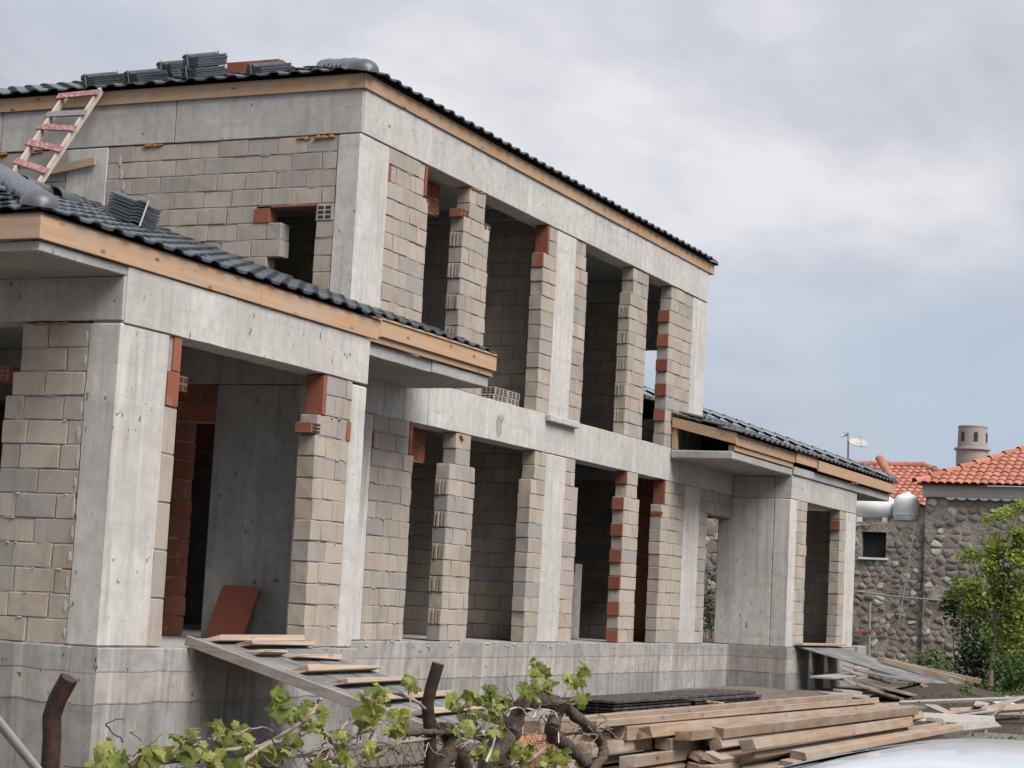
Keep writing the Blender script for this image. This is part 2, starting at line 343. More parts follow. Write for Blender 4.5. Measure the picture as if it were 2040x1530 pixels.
# pieces: kept in a list, the largest 300 of a kind become objects, the rest one joined "stuff" part
PIECES = {}
def piece(kind, me, mw, parent, area, mat): PIECES.setdefault(kind, []).append((area, me, mw, parent, mat))
def flush(kind, thing, name, rest_name, limit=296, shadow=None):
    L = sorted(PIECES.pop(kind, []), key=lambda a: -a[0])
    for a, me, mw, par, mat in L[:limit]:
        if not me.materials: me.materials.append(MATS[mat])
        o = bpy.data.objects.new(name, me); COL.objects.link(o); o.parent = par; o.matrix_parent_inverse = par.matrix_world.inverted(); o.matrix_basis = mw
    rest = L[limit:]
    if rest:
        bm = B()
        for a, me, mw, par, mat in rest:
            bm.add([mw @ v.co for v in me.vertices], [tuple(p.vertices) for p in me.polygons], me.polygons[0].use_smooth)
        o = bm.build(rest_name, rest[0][4], thing, fix=False); o['kind'] = 'stuff'
def shown(p, wd, ht, n):
    """rough size on the photo of a face wd x ht at p with normal n; 0 out of view"""
    x, y, d = proj(p)
    if d < .5 or not (-60 < x < 2100 and -60 < y < 1590): return 0
    c = Vector(n).dot((CAM-Vector(p)).normalized())
    return max(0, c)*wd*ht*(FPX/d)**2
# block meshes (unit size, bevelled and slightly irregular)
def block_mesh(name, L, T, H, seed, ribs=False):
    r = random.Random(seed); bm = bmesh.new(); bmesh.ops.create_cube(bm, size=1)
    for v in bm.verts: v.co = Vector((v.co.x*L, v.co.y*T, v.co.z*H))+Vector((r.uniform(-1, 1)*.006, r.uniform(-1, 1)*.005, r.uniform(-1, 1)*.006))
    bmesh.ops.bevel(bm, geom=bm.edges[:], offset=.006, segments=1, affect='EDGES')
    if ribs:
        for k in range(4):
            y = -T/2+T*(k+.5)/4; d = r.uniform(.012, .03)
            g = bmesh.ops.create_cube(bm, size=1)['verts']
            for v in g: v.co = Vector((-L/2-d/2+.004+v.co.x*d, y+v.co.y*T*.13+r.uniform(-.004, .004), v.co.z*H*r.uniform(.86, .98)))
    me = bpy.data.meshes.new(name); bm.to_mesh(me); bm.free(); return me
BM = {}
def get_block(L, T, H, ribs=False, kind='block'):
    k = (round(L, 2), round(T, 3), round(H, 3), ribs, R_.randrange(3), kind)
    if k not in BM: BM[k] = block_mesh(kind, k[0], T, H, hash(k[:3]) % 999+k[4], ribs)
    return BM[k]
def wall(house, axis, face, edges, z0, n, side, name='block_wall', H=.2, T=.19, L=.4, joint=.009, skip=None, ribs=None, kind='block', mat='block', red=None, core=True):
    """courses of blocks; axis 0: wall along X with its outer face at Y=face, 1: along Y with outer face at X=face.
    side: +1 wall thickness runs to + of the other axis. edges(course)->list of (a0,a1)."""
    nb = B(); off0 = R_.choice((0, .5)); recs = []
    for c in range(n):
        for (a0, a1) in edges(c):
            z = z0+c*H
            # bed joint: a ragged lip of mortar, here flush with the blocks, there washed out
            nn = max(2, int((a1-a0)/.04)); lip = []
            for i in range(nn+1):
                a = a0+.004+(a1-a0-.008)*i/nn; q = noise.noise(Vector((a*6, z*7, face*5)))+.5*noise.noise(Vector((a*19, z*11, 2)))
                dd = face+side*(.013-.015*max(-.2, min(1, q+.35))); hh = .006+.007*max(0, q); zz = z+.0+.003*noise.noise(Vector((a*9, z, 4)))
                lip.append([((a, dd, zz-hh) if axis == 0 else (dd, a, zz-hh)), ((a, dd, zz+hh) if axis == 0 else (dd, a, zz+hh))])
                bk = face+side*.02; lip[-1] = [((a, bk, zz-hh-.002) if axis == 0 else (bk, a, zz-hh-.002))]+lip[-1]+[((a, bk, zz+hh+.002) if axis == 0 else (bk, a, zz+hh+.002))]
            nb.quadgrid(lip)
            # mortar core, recessed behind the faces
            nb_ = (a0+.012, a1-.012); e = .014
            f0, f1 = (face+side*e, face+side*(T-e)); f0, f1 = min(f0, f1), max(f0, f1)
            if axis == 0: nb.box(nb_[0], nb_[1], f0, f1, z+.002, z+H+.001)
            else: nb.box(f0, f1, nb_[0], nb_[1], z+.002, z+H+.001)
            x = a0; first = True; cuts = [a0]
            ph = ((c % 2)*.5+off0) % 1
            nxt = a0+(L*(.5 if ph else 1))
            if R_.random() < .12: nxt = a0+L*R_.uniform(.3, .9)
            while nxt < a1-.09: cuts.append(nxt); nxt += L
            cuts.append(a1)
            for i in range(len(cuts)-1):
                b0, b1 = cuts[i], cuts[i+1]
                j0 = R_.uniform(-.006, .008) if i == 0 else joint/2; j1 = R_.uniform(-.006, .008) if i == len(cuts)-2 else joint/2
                recs.append((c, b0+j0, b1-j1, i == 0, i == len(cuts)-2, z))
    core_o = nb.build(name, 'mortar', house, fix=True)
    for c, b0, b1, fi, la, z in recs:
        dy = R_.uniform(-.004, .005); h = H-joint; rb = bool(ribs and fi and ribs(c))
        m = get_block(b1-b0, T, h, rb, kind)
        cen = (b0+b1)/2; mid = face+side*(T/2)+dy
        p = Vector((cen, mid, z+H/2)) if axis == 0 else Vector((mid, cen, z+H/2))
        if red and fi and red(c): pass
        rot = Matrix.Rotation(0 if axis == 0 else math.pi/2, 4, 'Z')
        if axis == 0 and side < 0: rot = Matrix.Rotation(math.pi, 4, 'Z')
        tilt = Matrix.Rotation(R_.uniform(-.004, .004), 4, 'Y') @ Matrix.Rotation(R_.uniform(-.006, .006), 4, 'Z')
        sc = Matrix.Diagonal(((b1-b0)/round(b1-b0, 2), 1, 1, 1))
        nrm = (0, -side, 0) if axis == 0 else (-side, 0, 0)
        ar = shown(p, b1-b0, H, nrm)
        piece(kind, m, Matrix.Translation(p) @ rot @ tilt @ sc, core_o, ar, mat)
    return core_o

# ================================================================== the setting: ground
def gz(x, y):
    k = min(1, max(0, (x-2)/10)); k = k*k*(3-2*k)
    z = -1.15+.42*k
    if x > 30: z -= min(1.2, (x-30)*.04)
    return z
def ground():
    xs = [-400, -150, -60, -40]+[-30+i*1.0 for i in range(66)]+[40, 60, 120, 300, 600]; ys = [-7.25]+[-7+i*.8 for i in range(14)]+[6, 10, 16, 25, 45, 100, 300, 600]
    rows = [[(x, y, gz(x, y)+(.05*noise.noise(Vector((x*.7, y*.7, 0))) if -7 < y < 4 and -30 < x < 36 else 0)) for y in ys] for x in xs]
    o = B().quadgrid(rows, True).build('ground', 'ground', fix=False); tag(o, kind='structure')
    b = B(); b.quadgrid([[(x, y, -1.4) for y in (-400, -60, -20, -7.25)] for x in (-400, -60, 0, 60, 400)])
    tag(b.build('street', 'asphalt', fix=False), kind='structure')
    b = B(); x = -40
    b.box(-60, 36, -7.40, -7.2, -1.45, -1.12)
    tag(b.build('kerb', 'concrete_slab', bevel=.015), kind='structure')
ground()
# ================================================================== the unfinished house
house = empty('unfinished_house', (6, 2, -1), 'unfinished two storey house of pumice blocks, concrete frame and black tiled roofs', 'house')
FY, RY = -1.41, -1.065            # front planes of the left wing and the right wing; main front is Y=0
def col(x0, x1, y0, y1, z0, z1, mat='concrete_column'): return slab('column', mat, house, x0, x1, y0, y1, z0, z1, .014)
# columns -------------------------------------------------
for x0, x1 in ((0, .70), (5.755, 6.445), (11.55, 12.25)): col(x0, x1, 0.0, .3, 3.132, 5.735)
for x0, x1 in ((0, .69), (5.745, 6.45), (11.535, 12.285)): col(x0, x1, 0.0, .3, 0.004, 2.595)
col(0.0, .3, 3.48, 4.09, 3.132, 5.735); col(0, .3, 9.4, 10, 3.132, 5.735); col(11.95, 12.25, 9.4, 10, 3.132, 5.735)
col(-6.22, -5.53, FY, FY+.32, .004, 2.60); col(-2.35, -2.07, FY, FY+.6, .004, 2.575)
col(-6.22, -5.9, 4.0, 4.6, .004, 2.60)
col(14.03, 14.43, RY, RY+.3, .004, 2.567); col(17.79, 18.5, RY, RY+.3, .004, 2.567)
slab('wall_panel', 'concrete_column', house, 14.035, 14.25, RY+.302, .25, .004, 2.567)        # concrete return wall of the right wing
# beams (cast in lengths: fine joints between formwork panels) ----------------
def beam_x(cuts, y0, y1, z0, z1, mat, name='beam'):
    for i in range(len(cuts)-1):
        d = R_.uniform(0, .006)
        slab(name, mat, house, cuts[i]+.006, cuts[i+1]-.006, y0+d, y1, z0+R_.uniform(0, .006), z1, .006)
def beam_y(cuts, x0, x1, z0, z1, mat, name='beam'):
    for i in range(len(cuts)-1):
        d = R_.uniform(0, .006)
        slab(name, mat, house, x0+d, x1, cuts[i]+.006, cuts[i+1]-.006, z0+R_.uniform(0, .006), z1, .006)
beam_x([.018, 2.86, 5.63, 8.42, 9.18, 12.25], -.012, .3, 5.74, 6.262, 'concrete_light')
beam_y([-.003, 2.54, 5.12, 7.7, 10], -.004, .3, 5.742, 6.260, 'concrete_grey')
beam_x([.0, .93, 1.42, 2.06, 2.72, 5.1, 8.0, 11.2, 14.03], -.004, .3, 2.60, 3.13, 'concrete_light')
beam_x([-6.20, -4.545, -2.07], FY-.012, FY+.3, 2.60, 3.062, 'concrete_light')
beam_y([FY-.003, 1.8, 4.3, 7], -6.224, -5.9, 2.617, 2.98, 'concrete_grey')
beam_x([14.03, 16.9, 18.5], RY-.004, RY+.3, 2.57, 2.985, 'concrete_grey')
beam_y([RY+.302, .0], 14.03, 14.25, 2.57, 2.94, 'concrete_grey')
beam_y([.302, 4, 8], 18.2, 18.5, 2.57, 2.985, 'concrete_grey')
# floor slabs and canopies
slab('floor_slab', 'concrete_slab', house, .3, 12.25, .302, 10, 2.96, 3.12)
slab('ceiling_slab', 'concrete_slab', house, .3, 12.25, .302, 10, 6.1, 6.25)
slab('beam', 'concrete_grey', house, 11.96, 12.25, .304, 9.4, 5.74, 6.095)
slab('roof_slab', 'concrete_slab', house, -7.33, -2.075, FY+.002, 10, 2.982, 3.064, .008)
slab('roof_slab', 'concrete_slab', house, -2.07, -.008, FY+.35, 10, 2.985, 3.118, .008)
slab('canopy', 'concrete_slab', house, -.004, 1.44, -1.08, -.006, 2.985, 3.118, .012)
slab('canopy', 'concrete_slab', house, 10.72, 14.05, RY+.005, -.006, 2.962, 3.10, .02)
slab('roof_slab', 'concrete_slab', house, 14.054, 21.0, RY-.035, 9, 2.99, 3.135, .012)
# corbel at the middle column and the patched hole in the floor beam
slab('corbel', 'concrete_light', house, 5.62, 6.66, -.09, -.006, 3.03, 3.125, .012)
# plinth: slab edge, plastered band and lower wall with ragged edges
def ragged(name, mat, axis, a0, a1, face, z0, z1, amp_lo, amp_hi, depth=.25, step=.03, freq=5.0):
    b = B(); n = max(2, int((a1-a0)/step)); rows = []
    for i in range(n+1):
        a = a0+(a1-a0)*i/n
        q = lambda s, f: noise.noise(Vector((a*f, s, face*3)))+.5*noise.noise(Vector((a*f*3.1, s, 7)))
        lo = z0+amp_lo*q(1, freq); hi = z1+amp_hi*q(5, freq); bl = .012*noise.noise(Vector((a*1.7, 9, 1)))
        col_ = []
        for k, (zz, dd) in enumerate(((lo, depth), (lo, bl+.004), (lo+.012, bl), ((lo+hi)/2, bl+.006*noise.noise(Vector((a*4, 3, 3)))), (hi-.01, bl), (hi, bl+.004), (hi, depth))):
            col_.append((a, face+dd, zz) if axis == 0 else (face+dd, a, zz))
        rows.append(col_)
    b.quadgrid(rows)
    for r in (rows[0], rows[-1]): b.add(r, [tuple(range(len(r)))])
    return b.build(name, mat, house)
for axis, a0, a1, f in ((0, -6.27, -2.0, FY-.035), (0, -1.998, 14.02, -.035), (0, 14.0, 18.56, RY-.035)):
    ragged('slab_edge', 'plinth_edge', axis, a0, a1, f, -.20, .0, .012, .003)
    ragged('plinth_band', 'plinth_band', axis, a0+.002, a1-.002, f+.004, -.45, -.185, .016, .0)
    ragged('plinth_wall', 'plinth_lower', axis, a0+.004, a1-.004, f+.011, -1.7, -.43, 0, 0, .3, .1)
for a0, a1, f in ((FY-.03, 10, -6.265), (RY-.03, .0, 14.0)):
    ragged('slab_edge', 'plinth_edge', 1, a0, a1, f, -.20, .0, .014, .003)
    ragged('plinth_band', 'plinth_band', 1, a0+.002, a1-.002, f+.004, -.45, -.185, .02, .0)
    ragged('plinth_wall', 'plinth_lower', 1, a0+.004, a1-.004, f+.011, -1.7, -.43, 0, 0, .3, .1)
slab('plinth_side', 'plinth_lower', house, -2.22, -2.02, FY+.25, -.04, -1.7, -.002)
slab('plinth_side', 'plinth_lower', house, 18.3, 18.54, RY+.26, 9, -1.7, -.002)
slab('ground_slab', 'concrete_inner', house, -6.0, 18.3, .26, 10, -.2, .002, 0)
slab('ground_slab', 'concrete_inner', house, -6.0, -2.1, FY+.22, .258, -.2, .002, 0)
slab('ground_slab', 'concrete_inner', house, 14.25, 18.3, RY+.22, .258, -.2, .002, 0)
# block panels ----------------------------------------------
def pan(lo, hi, tl=None, tr=None):                  # two top courses step back for the shutter boxes
    def e(c):
        if c >= 11: return [((tl if tl is not None else lo), (tr if tr is not None else hi))]
        return [(lo, hi)]
    return e
odd = lambda c: c % 2 == 1 and c < 11
Z1 = 3.134
for z0, spec in ((0.004, [(.694, 1.75, None, 1.62, 0), (2.75, 3.485, 2.90, 3.32, 1), (5.27, 5.743, 5.36, None, 0), (6.452, 6.935, None, 6.80, 0), (8.79, 9.43, 8.88, 9.32, 0), (10.45, 11.533, 10.60, None, 0)]),
                 (Z1, [(.703, 1.76, None, 1.63, 0), (2.76, 3.53, 2.91, 3.37, 1), (5.32, 5.753, 5.47, None, 0), (6.448, 6.915, None, 6.82, 0), (8.66, 9.41, 8.76, None, 1), (10.43, 11.547, 10.49, None, 0)])):
    for lo, hi, tl, tr, rb in spec:
        wall(house, 0, .006, pan(lo, hi, tl, tr), z0, 13, 1, ribs=odd if rb else None)
wall(house, 0, .006, lambda c: [(12.288, 12.72 if c < 11 else 13.98)], .004, 13, 1)
# gable side of the upper floor (X=0)
def eL(c):
    r = []
    if c >= 9: r.append((.304, 3.476))
    else:
        r.append((.304, .53)); r.append(({6: .98, 7: .985, 8: 1.34}.get(c, 1.15), 3.476))
    return r
wall(house, 1, .006, eL, Z1, 13, 1); wall(house, 1, .006, lambda c: [(4.094, 9.4)], Z1, 13, 1)
# end wall of the upper floor with the window that shows the sky
wall(house, 1, 12.244, lambda c: [(.304, .62), (1.22, 9.4)] if 3 <= c < 9 else [(.304, 9.4)], Z1, 13, -1)
# left wing, left side; an unseen stretch is left open to let light in
wall(house, 1, -6.214, lambda c: [(FY+.322, -.42)] if c >= 11 else [(FY+.322, -.30+(-.06 if c == 10 else 0))], .004, 13, 1)
wall(house, 1, -6.214, lambda c: [(4.61, 7)], .004, 13, 1)
# left wing, front pier (with stained face) and the upright blocks beside the corner column
wall(house, 0, FY+.006, pan(-3.0, -2.353, -2.86), .004, 13, 1)
strip = B().box(-5.525, -5.345, FY+.02, FY+.18, .004, 2.6).build('block_wall', 'mortar', house)
for k in range(5):
    m = get_block(.19, .19, .392); p = Vector((-5.434, FY+.101+R_.uniform(-.004, .004), .004+.4*k+.2))
    piece('block', m, Matrix.Translation(p) @ Matrix.Rotation(R_.uniform(-.006, .006), 4, 'Y'), strip, shown(p, .2, .4, (0, -1, 0)), 'block')
# right wing
wall(house, 0, RY+.006, pan(14.433, 15.10), .004, 13, 1)
wall(house, 0, RY+.006, pan(17.36, 17.787), .004, 13, 1)
# inside walls, seen through the openings
def X_wall(x, y0, y1, z0, kind='block', mat='block', n=13, nm='block_wall'): wall(house, 1, x, lambda c: [(y0, y1)], z0, n, 1, name=nm, kind=kind, mat=mat)
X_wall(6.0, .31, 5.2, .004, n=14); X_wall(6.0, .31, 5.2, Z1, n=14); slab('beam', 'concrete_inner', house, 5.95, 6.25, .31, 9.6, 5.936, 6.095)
X_wall(3.9, 3.6, 9.9, .004, n=14); X_wall(3.9, 3.6, 9.9, Z1, n=14)
wall(house, 1, 11.3, lambda c: [(.31, .98)], .004, 14, 1, kind='hollow_brick', mat='red_brick', name='brick_wall')
wall(house, 1, 18.3, lambda c: [(RY+.31, 1.35), (2.7, 8.9)] if c < 12 else [(RY+.31, 8.9)], .004, 13, 1)
wall(house, 1, 14.05, lambda c: [(1.0, 8.9)], .004, 14, 1)
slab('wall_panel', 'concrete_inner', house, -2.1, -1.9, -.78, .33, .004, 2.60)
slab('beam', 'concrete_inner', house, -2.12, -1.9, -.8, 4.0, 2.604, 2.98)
wall(house, 1, -2.095, lambda c: [(.67, .80)] if c < 11 else [(.335, .80)], .004, 13, 1, kind='hollow_brick', mat='red_brick', name='brick_wall')
wall(house, 1, -2.095, lambda c: [(.81, 2.6)], .004, 13, 1)
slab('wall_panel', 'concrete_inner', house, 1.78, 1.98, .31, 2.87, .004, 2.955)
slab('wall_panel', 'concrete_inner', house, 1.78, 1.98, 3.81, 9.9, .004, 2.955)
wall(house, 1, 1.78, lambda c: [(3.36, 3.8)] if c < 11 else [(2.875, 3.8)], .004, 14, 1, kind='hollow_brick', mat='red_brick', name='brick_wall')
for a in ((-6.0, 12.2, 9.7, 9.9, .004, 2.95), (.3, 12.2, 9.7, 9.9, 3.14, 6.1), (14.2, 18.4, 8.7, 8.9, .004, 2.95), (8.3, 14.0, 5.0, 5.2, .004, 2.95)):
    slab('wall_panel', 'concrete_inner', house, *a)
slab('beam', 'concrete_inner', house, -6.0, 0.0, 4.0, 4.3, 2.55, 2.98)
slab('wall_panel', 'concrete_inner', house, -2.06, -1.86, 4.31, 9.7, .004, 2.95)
# stairs inside, behind the wide ground floor opening
for k in range(7): slab('step', 'concrete_inner', house, 8.2+.28*k, 8.475+.28*k, 1.2, 2.6, .006, .17*(k+1), .006)
# hollow red bricks at jambs, lintels and closers --------------------
def brick(x0, x1, y0, y1, z0, z1, par=house, holes=None):
    b = B().box(x0, x1, y0, y1, z0, z1); o = b.build('hollow_brick', 'red_brick', None, .004); under(o, par)
    if holes:                                            # solid near-black boxes paint the shade of cells on one end
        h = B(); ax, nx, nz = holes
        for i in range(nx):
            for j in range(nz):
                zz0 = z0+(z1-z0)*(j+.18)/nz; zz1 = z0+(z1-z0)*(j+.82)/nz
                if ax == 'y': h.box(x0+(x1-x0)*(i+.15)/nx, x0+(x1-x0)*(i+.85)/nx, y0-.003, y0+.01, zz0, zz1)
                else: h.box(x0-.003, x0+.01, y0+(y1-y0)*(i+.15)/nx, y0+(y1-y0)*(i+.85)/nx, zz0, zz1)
        under(h.build('cell_shade', 'void_shade'), o)
    return o
for c in range(0, 13):                                   # alternate red faces on the jamb of the slim ground floor pier
    if c % 2 == 0: x = 8.79 if c < 11 else 8.88; brick(x-.035, x-.002, .004, .196, .008+c*.2, .198+c*.2)
for c in (2, 4, 6, 8, 10): brick(10.43-.036, 10.43-.002, .004, .196, Z1+.006+c*.2, Z1+.194+c*.2)
brick(10.57-.03, 10.597, .004, .196, 2.21, 2.595); brick(10.44, 10.52, .0, .19, 2.03, 2.09)
brick(-2.93, -2.862, FY+.0, FY+.196, 2.21, 2.59); brick(-3.10, -2.90, FY+.012, FY+.19, 2.02, 2.12, holes=('y', 1, 3))
brick(-2.42, -2.354, FY-.004, FY+.18, 2.01, 2.2)
brick(-5.52, -5.35, FY-.002, FY+.2, 2.008, 2.30); brick(-5.46, -5.35, FY-.0, FY+.2, 2.306, 2.595); brick(-5.35, -5.22, FY+.004, FY+.19, 2.15, 2.28, holes=('y', 2, 2))
brick(1.623, 1.69, -.002, .19, 2.215, 2.59); brick(.696, .735, -.003, .1, 2.21, 2.40)
brick(1.633, 1.69, -.002, .19, Z1+2.22, Z1+2.59); brick(.705, .76, -.003, .1, Z1+2.20, Z1+2.39); brick(1.70, 1.82, .01, .19, Z1+2.10, Z1+2.2, holes=('y', 2, 2))
brick(2.70, 2.90, .012, .19, Z1+2.18, Z1+2.29, holes=('y', 2, 2)); brick(3.375, 3.56, .01, .19, Z1+2.15, Z1+2.23, holes=('y', 2, 2))
brick(5.40, 5.465, .0, .19, Z1+2.2, Z1+2.595); brick(5.30, 5.468, .012, .19, Z1+2.0, Z1+2.19)
brick(-.004, .19, 1.15, 1.36, Z1+1.6, Z1+1.77); brick(.0, .19, .55, 1.14, Z1+1.775, Z1+1.798)
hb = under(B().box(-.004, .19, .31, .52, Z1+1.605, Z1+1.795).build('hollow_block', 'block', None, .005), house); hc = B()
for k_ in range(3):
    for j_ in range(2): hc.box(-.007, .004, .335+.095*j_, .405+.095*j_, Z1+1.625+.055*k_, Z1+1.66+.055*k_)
under(hc.build('cell_shade', 'void_shade'), hb)  # dark boxes on the face paint the shade in the block's cells
brick(.19, .2, 1.16, 1.3, Z1+1.61, Z1+1.7); brick(-6.214, -6.02, -.30, -.18, 2.13, 2.25, holes=('x', 2, 3))
brick(17.30, 17.358, RY+.01, RY+.19, 2.2, 2.38)
brick(12.72, 13.95, .02, .19, 2.16, 2.2)
wall(house, 0, .36, lambda c: [(1.76, 2.74)], 2.2, 2, 1, kind='hollow_brick', mat='red_brick', name='brick_wall')
wall(house, 0, .36, lambda c: [(1.77, 2.75)], Z1+2.2, 2, 1, kind='hollow_brick', mat='red_brick', name='brick_wall')
# foam squeezed out under the beams, mortar dabs on the joints
def foam(p0, p1, r, seed):
    rr = random.Random(seed); b = B(); n = 9; p0 = Vector(p0); p1 = Vector(p1)
    b.tube([p0.lerp(p1, i/n)+Vector((0, 0, rr.uniform(-.012, .006))) for i in range(n+1)], [r*.62*rr.uniform(.3, 1.1)*(1 if 0 < i < n else .3) for i in range(n+1)], 7)
    under(b.build('foam', 'foam'), house)
for i, (a, b_, r) in enumerate((((.0, 2.70, 5.725), (.0, 2.98, 5.725), .035), ((.0, .34, 5.71), (.0, .62, 5.71), .05), ((.0, .66, 5.70), (.0, .86, 5.715), .03), ((.0, 5.0, 5.73), (.0, 5.3, 5.7), .05), ((.0, 4.45, 5.73), (.0, 4.75, 5.72), .045), ((2.92, .0, 5.72), (3.3, .0, 5.73), .03), ((2.98, -.01, 2.58), (3.06, -.01, 2.52), .035), ((-6.22, -.95, 2.61), (-6.22, -.5, 2.605), .02))): foam(a, b_, r, i)
def dab(p, wd, ht, dp, mat='mortar_pale', nm='mortar_dab'):
    rr = random.Random(int(abs(p[0]*991+p[1]*71+p[2]*131))); b = B(); n = 10
    ring = [(wd*.5*math.cos(2*math.pi*k/n)*rr.uniform(.6, 1.1), ht*.5*math.sin(2*math.pi*k/n)*rr.uniform(.6, 1.1)) for k in range(n)]
    if wd < 0: return
    vs = [(p[0]+u, p[1], p[2]+v) for u, v in ring]+[(p[0]+u*.6, p[1]-dp, p[2]+v*.6) for u, v in ring] if ax_ == 0 else [(p[0], p[1]+u, p[2]+v) for u, v in ring]+[(p[0]-dp, p[1]+u*.6, p[2]+v*.6) for u, v in ring]
    b.add(vs, [(k, (k+1) % n, n+(k+1) % n, n+k) for k in range(n)]+[tuple(range(n, 2*n))])
    under(b.build(nm, mat), house)
ax_ = 1
for k in range(7): dab((.004, 3.25-.02*k+R_.uniform(-.05, .05), Z1+2.5-.2*k-R_.uniform(0, .1)), R_.uniform(.05, .09), R_.uniform(.14, .24), .006)
for k in range(0): dab((.004, R_.uniform(1.5, 3.0), Z1+R_.uniform(1.2, 2.4)), R_.uniform(.04, .1), R_.uniform(.06, .18), .005)
for k in range(13): dab((-6.216, FY+.34+R_.uniform(-.01, .01), .1+.2*k), R_.uniform(.03, .05), R_.uniform(.1, .19), .004)
for k in range(10): dab((-6.216, R_.uniform(-1.0, -.4), .2*R_.randrange(1, 12)+.0), R_.uniform(.03, .08), R_.uniform(.015, .03), .008)
ax_ = 0
for k in range(26): dab((R_.choice((R_.uniform(.8, 1.7), R_.uniform(2.8, 3.4), R_.uniform(8.8, 9.4), R_.uniform(10.5, 11.4), R_.uniform(-2.95, -2.4))), 0, 0), -1, 0, 0)
for k in range(9): dab((R_.uniform(-2.95, -2.4), FY+.002, .2*R_.randrange(1, 12)), R_.uniform(.03, .09), R_.uniform(.015, .03), .008)
for k in range(14): dab((R_.uniform(.75, 1.7), .002, .2*R_.randrange(0, 13)+.01), R_.uniform(.03, .1), R_.uniform(.015, .035), .008)
# rough mortar at column feet along the slab edge
for k in range(24):
    x = R_.uniform(-6.2, -5.4) if k < 0 else R_.uniform(-2.3, 13)
    y = FY-.04 if k < 0 else -.04
    dab((x, y, R_.uniform(-.06, .0) if k < 26 else R_.uniform(-.2, -.12)), R_.uniform(.04, .16), R_.uniform(.02, .05), .004)
dab((4.12, -.004, 2.82), .22, .34, .004, 'plinth_edge', 'patch'); dab((4.16, -.008, 2.92), .2, .12, .006, 'plinth_edge', 'patch')
# wing fascia boards ------------------------------------------------
def board(x0, x1, y0, y1, z0, z1, mat='fascia_wood', nm='fascia_board'): return under(B().box(x0, x1, y0, y1, z0, z1).build(nm, mat, None, .004), house)
board(-7.35, -4.2, FY-.032, FY-.002, 3.068, 3.268); board(-4.196, -1.96, FY-.034, FY-.002, 3.066, 3.266)
board(-1.955, -1.9, FY-.03, FY+.3, 3.1, 3.3)
board(-2.0, 1.45, -1.112, -1.084, 3.122, 3.222); board(-1.62, 1.50, -1.145, -1.114, 3.192, 3.392)
board(-7.385, -7.353, FY-.035, 2.6, 3.068, 3.268, 'fascia_wood_y'); board(-7.385, -7.353, 2.603, 10, 3.066, 3.266, 'fascia_wood_y')
board(1.452, 1.48, -1.11, -.02, 3.12, 3.30, 'fascia_wood_y')
# upper fascia
board(-.036, 3.9, -.036, -.006, 6.25, 6.425); board(3.903, 8.1, -.038, -.006, 6.248, 6.423); board(8.103, 12.40, -.036, -.006, 6.25, 6.425)
board(-.04, -.01, -.004, 4.0, 6.25, 6.425, 'fascia_wood_y'); board(-.042, -.01, 4.003, 10.1, 6.248, 6.423, 'fascia_wood_y')
board(12.40, 12.43, -.036, 10.1, 6.25, 6.425, 'fascia_wood_y')
# right wing fascia, rake and bearers
board(10.74, 14.0, RY-.05, RY-.02, 3.19, 3.375); board(10.74, 14.02, RY-.018, RY+.012, 3.103, 3.19)
board(14.0, 15.32, RY-.085, RY-.052, 3.20, 3.385); board(15.3, 21.12, RY-.12, RY-.087, 3.155, 3.345)
board(21.122, 21.15, RY-.12, 8.8, 3.155, 3.345, 'fascia_wood_y')
rk = B(); rk.add([(10.70, RY-.05, 3.205), (10.70, RY-.05, 3.385), (10.70, -.02, 3.63), (10.70, -.02, 3.47), (10.735, RY-.05, 3.205), (10.735, RY-.05, 3.385), (10.735, -.02, 3.63), (10.735, -.02, 3.47)], [(0, 1, 2, 3), (4, 7, 6, 5), (0, 4, 5, 1), (1, 5, 6, 2), (2, 6, 7, 3), (3, 7, 4, 0)])
under(rk.build('rake_board', 'fascia_wood_y', None, .004), house)
board(10.74, 10.83, -.10, -.01, 3.105, 3.47, nm='bearer'); board(10.76, 10.84, RY+.02, RY+.10, 3.105, 3.20, nm='bearer')
slab('bearer', 'timber', house, 12.4, 12.5, RY+.05, -.02, 3.12, 3.2, .004)

# roofs ------------------------------------------------------------
def tile_mesh(name, W=.30, Ln=.42, th=.016, seed=0):
    """one interlocking tile: two shallow rolls and a pan, x across, y up the slope, z out"""
    prof = [(0, .010), (.03, .026), (.055, .033), (.105, .033), (.13, .026), (.16, .007), (.18, .002), (.265, .002), (.30, .010)]
    r = random.Random(seed); b = B(); rows_t = []; rows_b = []
    for y in (0, Ln):
        rows_t.append([(x/.30*W-W/2, y, z+r.uniform(-.001, .001)) for x, z in prof]); rows_b.append([(x/.30*W-W/2, y, z-th) for x, z in prof])
    n = len(prof)
    vs = rows_t[0]+rows_t[1]+rows_b[0]+rows_b[1]; fs = []
    for k in range(n-1): fs += [(k, k+1, n+k+1, n+k), (2*n+k, 3*n+k, 3*n+k+1, 2*n+k+1), (k, 2*n+k, 2*n+k+1, k+1)]
    fs += [(0, n, 3*n, 2*n), (n-1, 3*n-1, 4*n-1, 2*n-1)]
    b.add(vs, fs); return b.mesh(name)
TILES = [tile_mesh('roof_tile', seed=i) for i in range(4)]
TW, TE = .285, .355
